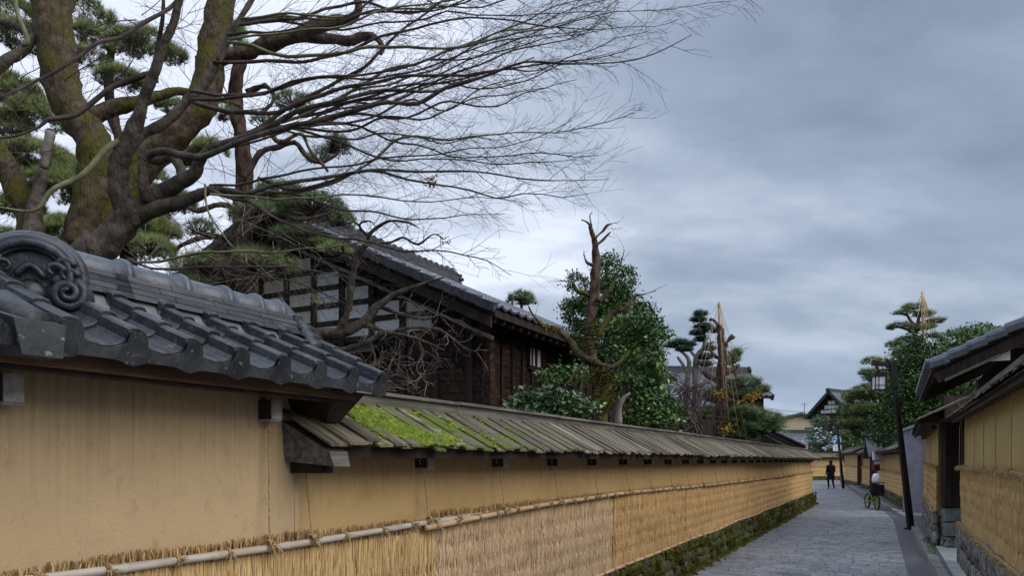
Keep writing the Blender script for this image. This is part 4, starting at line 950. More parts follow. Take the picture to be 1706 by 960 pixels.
# right side, far to near
A1, A2, A3, A4, A5 = G(1407, 807.5), G(1430, 813.5), G(1437, 816), G(1451, 820.5), G(1463, 826)
A6 = Vector((12.9, 24.2, 0))
straw_wall('side_wall', 'farthest clay wall section on the right, behind the two thin poles', A2, A1, 2.2, .35, 1.35, m_plasterB, m_strawo, 'straw mat on the farthest right wall section', nst=100, stone_lim=30, plab=('top bamboo pole of the farthest right wall section', 'bottom bamboo pole of the farthest right wall section'), planklim=70)
straw_wall('side_wall', 'short clay wall section between the two narrow gateways on the right', A4, A3, 2.1, .35, 1.35, m_plasterB, m_strawo, 'straw mat between the two narrow gateways', nst=100, stone_lim=20, plab=('top bamboo pole between the two gateways', 'bottom bamboo pole between the two gateways'), planklim=50)
straw_wall('side_wall', 'clay wall section behind the parked bicycle, up to the leaning lamp post', A6, A5, 2.05, .5, 1.30, m_plasterB, m_strawo, 'straw mat behind the parked bicycle', nst=160, stone_lim=90, plab=('top bamboo pole above the bicycle', 'bottom bamboo pole behind the bicycle'), planklim=90)
def gateway(label, p, q, z):
    fr = Fr2(p, q, True); L = (q - p).length; g_ = thing('gateway', label, 'gate', fr(L / 2, 0, 0))
    for a in (0, L):
        b = MB(); b.box(fr, a - .08, a + .08, -.3, .06, 0, z); b.out('post', m_redw, g_)
    b = MB(); b.box(fr, 0, L, -.3, -.2, .1, z); b.out('door', m_dark, g_)
    b = MB(); b.box(fr, -.2, L + .2, -.25, .1, z, z + .14); b.out('lintel', m_redw, g_)
    b = MB(); b.box(fr, .05, L - .05, -.2, .35, 0, .12); b.out('step', m_stoneg, g_)
gateway('narrow dark red gateway farther along the right wall', A3, A2, 2.05); gateway('narrow dark red gateway just left of the parked bicycle', A5, A4, 2.05)
# little tiled gate roof over the second gateway
gc = (A4 + A5) / 2; fr = Fr2(A5, A4, True); tg = thing('gate_roof', 'small curved kawara gate roof above the walls left of the lamp post', 'roof', fr(0, -.6, 2.2))
hf = Fr(fr(0, -.4, 0), -fr.n, fr.d)
b = MB()
zb_ = EYE + (HY - 727) / F * 34
for sg in (-1, 1):
    for i in range(9):
        a0, a1 = i / 9, (i + 1) / 9; f_ = lambda u: (sg * 2.3 * u + .9, zb_ + .05 - 1.0 * u ** .75)
        (x0, z0), (x1, z1) = f_(a0), f_(a1)
        b.hexa([fr(x0, .5, z0 - .08), fr(x1, .5, z1 - .08), fr(x1, -1.8, z1 - .08), fr(x0, -1.8, z0 - .08), fr(x0, .5, z0), fr(x1, .5, z1), fr(x1, -1.8, z1), fr(x0, -1.8, z0)], U(.8, 1.3))
b.out('kawara_slope', m_tile, tg)
b = MB(); b.tube([fr(.9, .6, zb_ + .1), fr(.9, -1.9, zb_ + .1)], .11, 8); b.lathe(fr(.9, .62, zb_ + .12), [(0, 0), (.2, 0), (.2, .05), (0, .09)], 12, 1, (fr.d, Z3, fr.n)); b.out('ridge', m_oni, tg)
b = MB()
for x in (-.6, 2.4): b.box(fr, x - .1, x + .1, -1.3, -1.1, 0, zb_ - .7)
b.hexa([fr(-.9, .1, zb_ - .95), fr(2.7, .1, zb_ - .95), fr(2.7, -1.5, zb_ - .95), fr(-.9, -1.5, zb_ - .95), fr(.6, .1, zb_ - .2), fr(1.2, .1, zb_ - .2), fr(1.2, -1.5, zb_ - .2), fr(.6, -1.5, zb_ - .2)]); b.out('frame', m_dark, tg)
# white lantern-like name plate on the gate post
pp = P(1460, 764, 33.0); b = MB(); b.hexa([pp + Vector((x, y, z)) for z in (-.28, .28) for x, y in ((-.14 - z * .1, -.1), (.14 + z * .1, -.1), (.14 + z * .1, .08), (-.14 - z * .1, .08))]); nb = b.out('lantern_box', m_whitep, label='small white box lantern hanging on the post above the bicycle', cat='lantern')
b = MB(); b.tube([pp + Vector((0, .08, .1)), pp + Vector((0, .5, .2))], .02, 5); b.out('arm', m_metal, nb)
b = MB(); c = P(1460, 777, 33.0); b.hexa([c + Vector((x, y, z)) for z in (-.22, .22) for x, y in ((-.13, -.06), (.13, -.06), (.13, .12), (-.13, .12))]); mbx = b.out('post_box', m_redw, label='brown wooden box fixed under the white lantern', cat='box'); b = MB(); b.hexa([c + Vector((x, y, z)) for z in (.22, .26) for x, y in ((-.16, -.1), (.16, -.1), (.16, .14), (-.16, .14))]); b.out('lid', m_dark, mbx)

# lilac-grey rendered wall
ga, gb = P(1504, 768, 23.4), P(1556, 768, 22.6); fr = Fr2((ga.x, ga.y), (gb.x, gb.y), False); L = (gb - ga).length
gw = thing('rendered_wall', 'tall plain lilac-grey rendered wall between the matted walls on the right', 'wall', fr(L / 2, 0, 0))
b = MB(); b.hexa([fr(0, 0, 0), fr(L, 0, 0), fr(L, -.25, 0), fr(0, -.25, 0), fr(0, 0, 2.6), fr(L, 0, 2.95), fr(L, -.25, 2.95), fr(0, -.25, 2.6)]); b.out('wall_body', m_greyw, gw)
b = MB(); b.hexa([fr(-.05, .05, 2.6), fr(L, .05, 2.95), fr(L, -.3, 2.95), fr(-.05, -.3, 2.6), fr(-.05, .05, 2.68), fr(L, .05, 3.03), fr(L, -.3, 3.03), fr(-.05, -.3, 2.68)]); b.out('coping', m_conc, gw)

# near right: left section, passage with stone courses, right section
P0, P1 = G(1563, 919), Vector((14.15, 25.5, 0)); P1 = P0 + (P1 - P0) * .66
straw_wall('side_wall', 'clay wall section just left of the dark passage, on rough stones', P0, P1, 2.42, .72, 1.62, m_plasterC, m_strawo, 'narrow straw mat left of the dark passage', nst=300, stone_lim=120, stmat=m_stoner, plab=('top bamboo pole left of the dark passage', 'bottom bamboo pole left of the dark passage'), planklim=120)
N0, N1 = S(4.0, 1.02), S(13.35, .97)
frN, LN, wN = straw_wall('side_wall', 'nearest clay wall on the right with a thick straw mat and shingled eave', N0, N1, 2.34, .72, 1.60, m_plasterC, m_straw, ['golden straw mat out to the right picture edge', 'golden straw mat beside the dark passage'], nst=1100, stone_lim=200, stmat=m_stoner, plab=('knotted bamboo pole across the top of the near right mat', 'bamboo pole with thick straw knots below the near right mat'), planklim=200, mats=2, eb=.22, chunk=(.11, 13))
# passage
ps = thing('passage', 'dark timber passage with grey stone courses at its foot, right side', 'gate', (P0.x + .7, P0.y, 0))
b = MB(); a0 = P0 + Vector((-.03, -.26, 0)); dirp = (S(0, 1) - S(0, 0)).normalized(); pf = Fr2((a0.x, a0.y), (a0.x + 1, a0.y + .12), False)
zc = 0
for k, (h_, w_) in enumerate(((.30, 1.05), (.27, .95), (.26, 1.1))):
    a = 0
    for w2 in ((w_, 1.0, .8) if k else (w_, 1.2, .6)):
        st_ = MB(); st_.box(pf, a + .01, a + w2 - .006, -.10, .02 + .035 * (2 - k) + U(-.01, .01), zc + .005, zc + h_ - .008, U(.85, 1.15), jit=.012 if k else .03); st_.out('stone', m_stoneg if k else m_stoner, ps); a += w2
    zc += h_
b = MB(); b.box(pf, .0, 3.2, -.09, -.0, zc, 2.9); b.out('timber_wall', m_dark, ps)
b = MB(); b.box(pf, -.02, .10, -.08, .05, .85, 2.5); b.out('post', m_dark, ps)
b = MB(); jn = N1; b.box(frN, LN + .0, LN + .10, -.25, .03, .0, 2.5); b.out('post', m_dark, ps)
b = MB(); v = [N1 + Vector((-.05, .05, 2.40)), P0 + Vector((-.05, -.05, 2.40)), P0 + Vector((3.2, 1.2, 2.40)), N1 + Vector((3.2, .6, 2.40))]; b.hexa(v + [x + Z3 * .06 for x in v]); b.out('ceiling', m_dark, ps)
b = MB(); v = [N1 + Vector((3.0, -3, 0)), P0 + Vector((3.0, 1.2, 0)), P0 + Vector((3.3, 1.2, 0)), N1 + Vector((3.3, -3, 0))]; b.hexa(v + [x + Z3 * 2.9 for x in v]); b.out('inner_wall', m_dark, ps)
b = MB(); plank_roof(Fr2((N1.x, N1.y), (P0.x, P0.y), True), ps, .0, (P0 - N1).length, .40, 2.44, -.2, 2.74, m_plank)
b = MB(); v = [S(11.9, .74, .02), S(15.9, .70, .02), S(16.2, 4.2, .02), S(11.9, 4.2, .02)]; b.hexa([x for x in v[::-1]] + [x + Z3 * .085 for x in v[::-1]]); b.out('concrete_apron', m_conc, kind='structure')

# big tiled roof over the near right house
Yc = 14.0; C0 = P(1552, 606, Yc); s0, t0 = ST(C0); hz_ = C0.z; Rl = 7.8; pit = .475
HF = Fr(S(s0, t0), (DX, DY), (-RX, -RY))       # b positive towards the lane; negative climbs to the right
rh = thing('tiled_gatehouse', 'dark house with a heavy grey kawara roof at the right edge', 'house', HF(3, -2, 0))
upr = (HF(0, -1, hz_ + pit) - HF(0, 0, hz_)).normalized(); WL = 3.3
v = [HF(.12, .0, hz_ - .16), HF(Rl, .0, hz_ - .16), HF(Rl, -WL, hz_ - .16 + WL * pit), HF(.12, -WL, hz_ - .16 + WL * pit)]
b = MB(); b.hexa(v[::-1] + [x + Z3 * .1 for x in v[::-1]]); b.out('roof_deck', m_dark, rh)
b = MB(); tiled_slope(b, HF(.1, .02, hz_ - .03), HF(Rl, .02, hz_ - .03), upr, WL * math.sqrt(1 + pit * pit)); b.out('kawara_slope', m_tile, rh, kind='stuff')
for i in range(int(Rl / .27)):
    a = .12 + i * .27; b = MB(); c = HF(a, .03, hz_ + .035)
    b.tube([c + HF.n * .07, c - HF.n * .28], .075, 9, 1.9); b.out('eave_end_tile', m_ridge, rh)
n = 11
for i in range(n):
    c0 = HF(0, -i * .30 + .03, hz_ + i * .30 * pit); c1_ = HF(0, -(i + 1) * .30 + .0, hz_ + (i + 1) * .30 * pit - .0)
    b = MB(); v = []
    for q, dz in ((c0, .03), (c1_, .0)):
        for (x, z) in ((-.02, -.15), (-.045, -.13), (-.035, -.02), (.01, .045), (.08, .075), (.26, .06), (.26, .0)): v.append(q + HF.d * x + Z3 * (z + dz))
    b.add(v, [(i_, i_ + 1, i_ + 8, i_ + 7) for i_ in range(6)] + [tuple(range(6, -1, -1)), tuple(range(7, 14))], U(.85, 1.2)); b.out('verge_tile', m_ridge, rh)
rc = HF(0, -n * .30 + .5, hz_ + (n * .30 - .5) * pit)
b = MB()
for k in range(3): b.lathe(rc + Z3 * (.16 + .12 * k) + HF.n * (.16 - .12 * k), [(0, -.06), (.10, -.06), (.13, 0), (.09, .07), (.05, .05), (.03, .1), (0, .1)], 14, 1, (HF.n, Z3, -HF.d))
b.tube([rc + Z3 * .45 + HF.n * (.1 * math.cos(i * .6)) + Z3 * (.12 * math.sin(i * .6)) for i in range(9)], .04, 8)
b.out('ridge_ornament', m_oni, rh)
b = MB(); b.beam(HF(.08, -WL + .2, hz_ + (WL - .2) * pit + .12), HF(Rl, -WL + .2, hz_ + (WL - .2) * pit + .12), .3, .35); b.out('ridge', m_noshi, rh)
b = MB(); b.beam(HF(.14, -.08, hz_ - .27), HF(.14, -WL, hz_ - .27 + (WL - .08) * pit), .05, .20); b.out('bargeboard', m_dark, rh)
b = MB(); b.beam(HF(.10, -.22, hz_ - .42 + .1), HF(.10, -1.1, hz_ - .42 + .1 + .88 * pit), .05, .05); b.out('verge_batten', m_grey, rh)
b = MB()
for i in range(24): a = .3 + i * .29; b.beam(HF(a, -.05, hz_ - .21), HF(a, -1.6, hz_ - .21 + 1.55 * pit), .05, .07)
b.out('rafters', m_dark, rh)
for i in range(5):
    a = .5 + i * .5; b = MB(); b.beam(HF(a, -.55 + .0, hz_ - .62), HF(a, -1.4, hz_ - .62), .07, .09); q2 = b.out('beam_end', m_dark, rh)
    b = MB(); b.box(HF, a - .04, a + .04, -.55, -.54, hz_ - .665, hz_ - .645); b.out('end_trim', m_pale, q2)
b = MB(); b.box(HF, .8, Rl, -3.3, -1.35, 2.4, hz_ + .3); b.box(HF, .35, .8, -3.3, -1.9, 2.4, hz_ + .6); b.out('wall', m_dark, rh)
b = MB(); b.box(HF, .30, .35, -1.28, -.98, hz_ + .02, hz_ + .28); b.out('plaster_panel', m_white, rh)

# ------------------------------------------------------------------ lamp posts, signs
def taper(b, p, q, w0, w1, t=1):
    d = (q - p).normalized(); x = Vector((1, 0, 0)); y = Vector((0, 1, 0)); b.hexa([p - x * w0 - y * w0, p + x * w0 - y * w0, p + x * w0 + y * w0, p - x * w0 + y * w0, q - x * w1 - y * w1, q + x * w1 - y * w1, q + x * w1 + y * w1, q - x * w1 + y * w1], t)
lb = G(1518, 884); lt = P(1486, 607, lb.y); lt2 = P(1482, 604, lb.y)
lp = thing('street_lamp', 'tall leaning dark square lamp post with a boxy lantern on the right kerb', 'street lamp', lb)
b = MB(); taper(b, lb, lb.lerp(lt, .86), .064, .046); taper(b, lb.lerp(lt, .855), lt, .070, .066); b.out('post', m_metal, lp)
b = MB(); taper(b, lb + Z3 * .0, lb + Z3 * .05 , .12, .12); b.out('base_plate', m_metal, lp)
at_ = P(1453, 610, lb.y); b = MB(); b.beam(lt - Z3 * .02, at_ + Z3 * .06, .09, .11); b.beam(P(1486, 617, lb.y), P(1464, 617, lb.y), .03, .03); b.out('arm', m_metal, lp)
lc = P(1464, 637, lb.y); b = MB(); b.tube([P(1462, 612, lb.y), lc + Z3 * .2], .03, 6); b.out('hanger', m_metal, lp)
b = MB(); hw, hh = .125, .19
FL = Fr(lc - Z3 * 0, (1, -.12), (.12, 1)); zc_ = lc.z
b.box(FL, -.14, .14, -.14, .14, zc_ + .13, zc_ + .23); b.box(FL, -.125, .125, -.125, .125, zc_ - .20, zc_ - .18)
for x in (-1, 1):
    for y in (-1, 1): b.box(FL, x * .12 - .01, x * .12 + .01, y * .12 - .01, y * .12 + .01, zc_ - .19, zc_ + .14)
for y in (-.126, .126): b.box(FL, -.045, -.030, y - .004, y + .004, zc_ - .18, zc_ + .13); b.box(FL, -.12, .12, y - .0045, y + .0045, zc_ - .09, zc_ - .078)
lf = b.out('lantern', m_metal, lp)
b = MB(); b.box(FL, -.115, .115, -.115, .115, zc_ - .178, zc_ + .132); b.out('lantern_glass', m_paper, lf)
# far lamp post
fb = G(1405, 815); ft = P(1394, 702, fb.y)
fl = thing('street_lamp', 'thin far lamp post leaning by the kerb right of the walking person', 'street lamp', fb)
b = MB(); taper(b, fb, ft, .065, .05); b.out('post', m_metal, fl)
a_ = P(1380, 703, fb.y); b = MB(); b.beam(ft, a_, .09, .1); b.out('arm', m_metal, fl)
b = MB(); lc = P(1382, 713, fb.y); taper(b, lc - Z3 * .2, lc + Z3 * .22, .13, .14); b.out('lantern', m_metal, fl)
# round blue sign on its pole
sb = G(1401, 806); sg_ = thing('road_sign', 'round blue road sign over a white plate, beside the thin far lamp post', 'sign', sb)
b = MB(); b.tube([sb, P(1397, 722, sb.y)], .045, 8); b.out('pole', m_chrome, sg_)
def disc(b, c, r, y0, n=24, r2=None, a0=0, a1=2 * math.pi, t=1):
    v = []; 
    for i in range(n + 1):
        a = a0 + (a1 - a0) * i / n; v += [c + Vector((r * math.cos(a), y0, r * math.sin(a))), c + Vector(((r2 or 0) * math.cos(a), y0, (r2 or 0) * math.sin(a)))]
    b.add(v, [(2 * i, 2 * i + 1, 2 * i + 3, 2 * i + 2)[::-1] for i in range(n)], t)
cs = P(1393, 734, sb.y) + Vector((0, -.08, 0)); b = MB(); b.tube([cs + Vector((0, .0, 0)), cs + Vector((0, .02, 0))], .36, 24); bd = b.out('disc', m_blue, sg_)
b = MB(); disc(b, cs, .33, -.006, r2=.30); disc(b, cs, .17, -.007, r2=.10, a0=-.6, a1=2.6); c = cs + Vector((-.13, -.008, -.08)); b.add([c + Vector((-.12, 0, .05)), c + Vector((.10, 0, .05)), c + Vector((-.02, 0, -.13))], [(0, 1, 2)]); b.out('white_arrow', m_whitep, bd)
b = MB(); c = P(1394, 747, sb.y) + Vector((0, -.08, 0)); b.hexa([c + Vector((x, y, z)) for z in (-.22, .22) for x, y in ((-.30, 0), (.30, 0), (.30, .02), (-.30, .02))]); pt = b.out('plate', m_whitep, sg_)
b = MB()
for k in range(3): b.add([c + Vector((x, -.003, .12 - k * .11 + z)) for x, z in ((-.22, 0), (.2, 0), (.2, -.04), (-.22, -.04))], [(0, 1, 2, 3)])
b.out('printed_lines', m_blue, pt)
# red no-entry sign
ys = 40.0; c = P(1337, 746, ys); rs = thing('road_sign', 'round red no-entry sign with a white bar above the far end of the left wall', 'sign', (c.x, c.y, 0))
b = MB(); b.tube([Vector((c.x, c.y + .05, 0)), c + Vector((0, .05, .4))], .04, 8); b.out('pole', m_chrome, rs)
b = MB(); b.tube([c, c + Vector((0, .02, 0))], .27, 28); rd = b.out('disc', m_red, rs)
b = MB(); b.hexa([c + Vector((x, y, z)) for z in (-.055, .055) for x, y in ((-.19, -.006), (.19, -.006), (.19, .0), (-.19, .0))]); disc(b, c, .29, -.004, r2=.262); b.out('white_bar', m_whitep, rd)
# wires
for i, (x0, y0, x1, y1, lb_) in enumerate(((1270, 686, 1385, 689, 'upper thin overhead wire above the far cream house'), (1280, 681, 1385, 683, 'topmost thin overhead wire above the far cream house'))):
    a, c = P(x0, y0, 88), P(x1, y1, 84); b = MB(); b.tube([a.lerp(c, k / 12) - Z3 * (.35 * math.sin(math.pi * k / 12)) for k in range(13)], .022, 4); b.out('overhead_wire', m_metal, label=lb_, cat='wire')

# ------------------------------------------------------------------ person
pb_ = G(1384, 816); PX, PY = pb_.x, pb_.y
def skin(name, verts, edges, radii, mat, parent=None, base=None, sub=2, **k):
    me = bpy.data.meshes.new(name); me.from_pydata([Vector(v) - Vector(base) for v in verts], edges, [])
    tmp = bpy.data.objects.new('tmp', me); COL.objects.link(tmp); sm = tmp.modifiers.new('s', 'SKIN'); 
    for i, r_ in enumerate(radii): me.skin_vertices[0].data[i].radius = (r_, r_) if not hasattr(r_, '__len__') else r_
    me.skin_vertices[0].data[0].use_root = True
    ss = tmp.modifiers.new('u', 'SUBSURF'); ss.levels = sub; ss.render_levels = sub
    dg = bpy.context.evaluated_depsgraph_get(); m2 = bpy.data.meshes.new_from_object(tmp.evaluated_get(dg)); bpy.data.objects.remove(tmp)
    m2.name = name; m2.materials.clear(); m2.materials.append(mat)
    a = m2.attributes.new('tint', 'FLOAT', 'POINT'); a.data.foreach_set('value', [1.0] * len(m2.vertices)); m2.polygons.foreach_set('use_smooth', [True] * len(m2.polygons))
    o = bpy.data.objects.new(name, m2); link(o, parent, Matrix.Translation(Vector(base))); return props(o, **k)
person = thing('person', 'person in a long black coat walking away down the middle of the lane', 'person', (PX, PY, 0))
hv = lambda x, y, z: (PX + x, PY + y, z)
vs = [hv(0, 0, .90), hv(0, 0, 1.12), hv(0, -.01, 1.36), hv(0, 0, 1.46), hv(.0, .0, 1.56), hv(0, .01, 1.66),
      hv(-.10, 0, .86), hv(-.11, .10, .48), hv(-.10, .02, .09), hv(-.10, .15, .04), hv(.10, 0, .86), hv(.10, -.04, .48), hv(.11, -.22, .10), hv(.11, -.10, .04),
      hv(-.20, 0, 1.38), hv(-.25, -.03, 1.10), hv(-.22, .12, .90), hv(-.21, .16, .84), hv(.20, 0, 1.38), hv(.25, .02, 1.10), hv(.22, .14, .92), hv(.21, .18, .86)]
es = [(0, 1), (1, 2), (2, 3), (3, 4), (4, 5), (0, 6), (6, 7), (7, 8), (8, 9), (0, 10), (10, 11), (11, 12), (12, 13), (2, 14), (14, 15), (15, 16), (16, 17), (2, 18), (18, 19), (19, 20), (20, 21)]
rd = [(.16, .12), (.15, .11), (.17, .11), .055, .085, .075, .10, .065, .042, .04, .10, .065, .042, .04, .07, .05, .038, .04, .07, .05, .038, .04]
skin('body', vs, es, rd, m_blk, person, (PX, PY, 0))
b = MB(); prof = [(.235, .62), (.23, .80), (.20, 1.0), (.21, 1.2), (.235, 1.34), (.16, 1.43), (.07, 1.48)]
b.grid(lambda u, v: Vector((PX, PY, 0)) + Vector((lerp_tab([(0, .235), (.2, .225), (.45, .20), (.65, .215), (.85, .235), (.95, .16), (1, .07)], v) * math.cos(2 * math.pi * u) * (1 + .03 * math.sin(11 * u)), lerp_tab([(0, .17), (.45, .14), (.8, .15), (1, .07)], v) * math.sin(2 * math.pi * u), .60 + .89 * v)), 28, 14); b.out('coat', m_blk, person)
b = MB(); b.lathe((PX, PY, 1.60), [(.098, -.03), (.105, .03), (.09, .09), (.05, .118), (0, .125)], 16); b.out('cap', m_blk, person)
for sgn in (-1, 1):
    b = MB(); x = PX + sgn * .092; b.lathe((x, PY - .005, 1.58), [(0, -.03), (.012, -.02), (.016, 0), (.012, .02), (0, .03)], 6); b.out('ear', m_skin, person)

# ------------------------------------------------------------------ bicycle
bb = G(1457, 851); bk = thing('bicycle', 'lime green framed bicycle with black bags parked against the right kerb', 'bicycle', bb)
dv = Vector((.14, .985, 0)).normalized()              # it points up the lane, slightly turned to us
fv = (bb - Vector((0, 0, 0))); 
fw = Vector((bb.x, bb.y, 0)) + Vector((.06, -.05, 0)); rwp = fw + dv * .98; sdv = Vector((dv.y, -dv.x, 0))
for c, nm in ((fw, 1), (rwp, 2)):
    cc = c + Z3 * .27
    b = MB(); b.tube([cc + dv * .245 * math.cos(a) + Z3 * .245 * math.sin(a) for a in [2 * math.pi * i / 28 for i in range(29)]], .028, 8, cap=False); wh = b.out('wheel', m_rubber, bk)
    b = MB(); b.tube([cc + dv * .215 * math.cos(a) + Z3 * .215 * math.sin(a) for a in [2 * math.pi * i / 28 for i in range(29)]], .009, 6, cap=False)
    for i in range(14): a = i * math.pi / 7; b.tube([cc, cc + dv * .21 * math.cos(a) + Z3 * .21 * math.sin(a)], .003, 3)
    b.tube([cc - sdv * .06, cc + sdv * .06], .02, 8); b.out('rim', m_lime, wh)
b = MB(); bbk = fw + dv * .52 + Z3 * .30; hd = fw + dv * .16 + Z3 * .72; hb = fw + dv * .10 + Z3 * .52; st_ = fw + dv * .62 + Z3 * .72
for p, q in ((hd, hb), (hb, bbk), (hd, st_ - Z3 * .2), (bbk, st_), (bbk, rwp + Z3 * .27), (st_ - Z3 * .12, rwp + Z3 * .27)): b.tube([p, q], .022, 8)
b.out('frame', m_lime, bk)
b = MB()
for sg in (-1, 1): b.tube([hb + sdv * .04 * sg, fw + Z3 * .27 + sdv * .05 * sg], .014, 6)
b.tube([hb, hd + Z3 * .1], .018, 6); b.out('fork', m_lime, bk)
b = MB(); hb_ = hd + Z3 * .22; b.tube([hb_ - sdv * .33 + dv * .1, hb_ - sdv * .2, hb_ - sdv * .05 - Z3 * .04, hb_ + sdv * .05 - Z3 * .04, hb_ + sdv * .2, hb_ + sdv * .33 + dv * .1], .014, 6); b.tube([hd, hb_ - Z3 * .04], .015, 6); b.out('handlebar', m_metal, bk)
for sg in (-1, 1):
    b = MB(); b.tube([hb_ + sdv * .22 * sg, hb_ + sdv * .34 * sg + dv * .11], .02, 7); b.out('grip', m_chrome if sg < 0 else m_rubber, bk)
b = MB(); b.lathe(st_ + Z3 * .04, [(0, -.03), (.10, -.02), (.12, .01), (.08, .04), (0, .045)], 12); b.tube([st_ - Z3 * .1, st_ + Z3 * .02], .015, 6); b.out('saddle', m_rubber, bk)
BF = Fr(fw - dv * .02 + dv * .0, (sdv.x, sdv.y), (-dv.x, -dv.y)); b = MB()
b.grid(lambda u, v: BF((.19 + .02 * math.sin(v * 3)) * math.copysign(abs(math.cos(2 * math.pi * u)) ** .4, math.cos(2 * math.pi * u)), .14 * math.copysign(abs(math.sin(2 * math.pi * u)) ** .4, math.sin(2 * math.pi * u)) + .02, .52 + .36 * v), 24, 6); b.box(BF, -.18, .18, -.11, .15, .86, .885); b.box(BF, -.18, .18, -.11, .15, .515, .53); b.out('front_bag', m_blk, bk)
for sg in (1,):
    b = MB(); F2_ = Fr(rwp - dv * .1, (dv.x, dv.y), (sdv.x * sg, sdv.y * sg)); b.box(F2_, -.2, .2, .09, .22, .28, .66, jit=.02); b.out('pannier', m_blk, bk)
b = MB(); b.lathe(fw + dv * .1 + Z3 * .93, [(.0, .0), (.12, .0), (.135, .10), (.12, .22), (.085, .31), (0, .33)], 14); b.out('white_cover', m_whitep, label='white rounded cover propped on the handlebar bag', cat='cover')
# ------------------------------------------------------------------ trees
def limb(b, pts, Y, dY=0.0, sub=4, n=8, lump=.16, ext=None, t=1.0, wig=0):
    """pts: (x, y, width) measured on the photograph, at distance Y (+dY towards the tip)"""
    N_ = len(pts); q = []
    for i, p in enumerate(pts):
        yy = Y + dY * i / max(1, N_ - 1) + (p[3] if len(p) > 3 else 0); w_ = P(p[0], p[1], yy); q.append((w_.x, w_.y, w_.z, p[2] / 2 / F * yy))
    if ext is not None: w0_ = q[0]; q = [(w0_[0] + ext[0], w0_[1] + ext[1], 0, w0_[3] * 1.25)] + q
    c = crom(q, sub); pp = [Vector(v[:3]) for v in c]; rr = [max(.0012, v[3]) for v in c]
    if wig: pp = [v + Vector((noise.noise(v * 3), noise.noise(v * 3 + Vector((5, 5, 5))), noise.noise(v * 3 + Vector((9, 1, 1))))) * wig for v in pp]
    b.tube(pp, rr, n, t, lump=lump); return pp, rr
def grow(b, p, d, L, r, lvl, droop=0.0, kids=(3, 5), n=3, ang=(.35, .8), flat=.55, wiggle=.18, segs=6, shrink=(.35, .62)):
    pts = [p]; dirs = []; dd = d.normalized(); q = p
    for i in range(segs):
        dd = (dd + Vector((U(-1, 1), U(-1, 1) * flat, U(-1, 1))) * wiggle + Vector((0, 0, droop))).normalized(); q = q + dd * (L / segs); pts.append(q); dirs.append(dd.copy())
    b.tube(pts, [max(.0011, r * (1 - .72 * i / segs)) for i in range(segs + 1)], n, U(.8, 1.2), cap=False)
    if lvl <= 0: return
    for k in range(R.randint(*kids)):
        u = U(.15, .95); i = min(segs - 1, int(u * segs)); base = pts[i].lerp(pts[i + 1], u * segs - i); a = U(*ang) * R.choice((-1, 1))
        dv_ = dirs[i]; side = dv_.cross(Vector((U(-.4, .4), 1, U(-.4, .4)))).normalized()
        nd = (dv_ * math.cos(a) + side * math.sin(a) + Vector((0, U(-1, 1) * flat * .5, 0))).normalized()
        grow(b, base, nd, L * U(*shrink), r * .6 * (1 - .5 * u), lvl - 1, droop, kids, n, ang, flat, wiggle, max(3, segs - 1), shrink)
def twigs_along(b, pp, rr, step, L, lvl=1, start=.1, r0=.0035, ang=(.3, .8), dirmix=None, **k):
    acc = 0; tot = sum((pp[i + 1] - pp[i]).length for i in range(len(pp) - 1)); run = 0; sgn = 1
    for i in range(len(pp) - 1):
        sg = pp[i + 1] - pp[i]; l = sg.length; run += l; acc += l
        while acc > step and l > 1e-6:
            acc -= step
            if run / tot < start: continue
            d = sg.normalized(); sgn = -sgn if U(0, 1) < .8 else sgn; a = U(*ang) * sgn; side = d.cross(Vector((U(-.3, .3), 1, U(-.3, .3)))).normalized()
            nd = d * math.cos(a) + side * math.sin(a) + Vector((0, U(-.4, .4), 0))
            if dirmix: nd = nd.normalized() * (1 - dirmix[1]) + Vector(dirmix[0]) * dirmix[1]
            grow(b, pp[i].lerp(pp[i + 1], U(0, 1)), nd, L * U(.5, 1.25) * (1 - .35 * run / tot), min(r0, max(.0016, rr[i] * .6)), lvl, **k)
def leaf(b, p, s_, tt, up=.3):
    d = Vector((U(-1, 1), U(-1, 1), U(-.7, .7))).normalized(); n_ = Vector((U(-1, 1), U(-1, 1), U(-.4, 1) + up)); x = d.cross(n_)
    if x.length < 1e-3: return
    x.normalize(); w_ = s_ * .27; m_ = p + d * s_ * .5 - n_.normalized() * s_ * .06
    b.add([p, m_ + x * w_, p + d * s_, m_ - x * w_], [(0, 1, 2, 3)], tt)
def blob_pt(c, r):
    while True:
        v = Vector((U(-1, 1), U(-1, 1), U(-1, 1)))
        if .0 < v.length <= 1: break
    v = v.normalized() * (v.length ** .45)
    return c + Vector((v.x * r[0], v.y * r[1], v.z * r[2])), v
def leafmass(b, blobs, Y, size, ncl, per, cr, holes=.15, tb=1.0, dep=1.0):
    for (x, y, rx, ry, *yy) in blobs:
        Yb = Y + (yy[0] if yy else 0); c = P(x, y, Yb); k = Yb / F; r = (rx * k, (rx + ry) * .5 * k * dep, ry * k)
        for i in range(int(ncl * rx * ry / 1000)):
            q, v = blob_pt(c, r)
            if noise.noise(q * (1.6 / max(.3, r[0]))) * 1.2 < -.45 + holes: continue
            ct = U(.62, 1.3) * tb; cc = cr * U(.5, 1.3)
            for j in range(per): leaf(b, q + Vector((R.gauss(0, cc), R.gauss(0, cc), R.gauss(0, cc * .7))), size * U(.6, 1.25), ct * U(.75, 1.25))
def tuft(b, p, L, n, w_, tt, upb=.5):
    for i in range(n):
        d = Vector((U(-1, 1), U(-1, 1), U(-.5, 1) + upb)).normalized(); x = d.orthogonal().normalized() * w_
        b.add([p - x, p + x, p + d * L * U(.7, 1.15)], [(0, 1, 2)], tt * U(.75, 1.25))
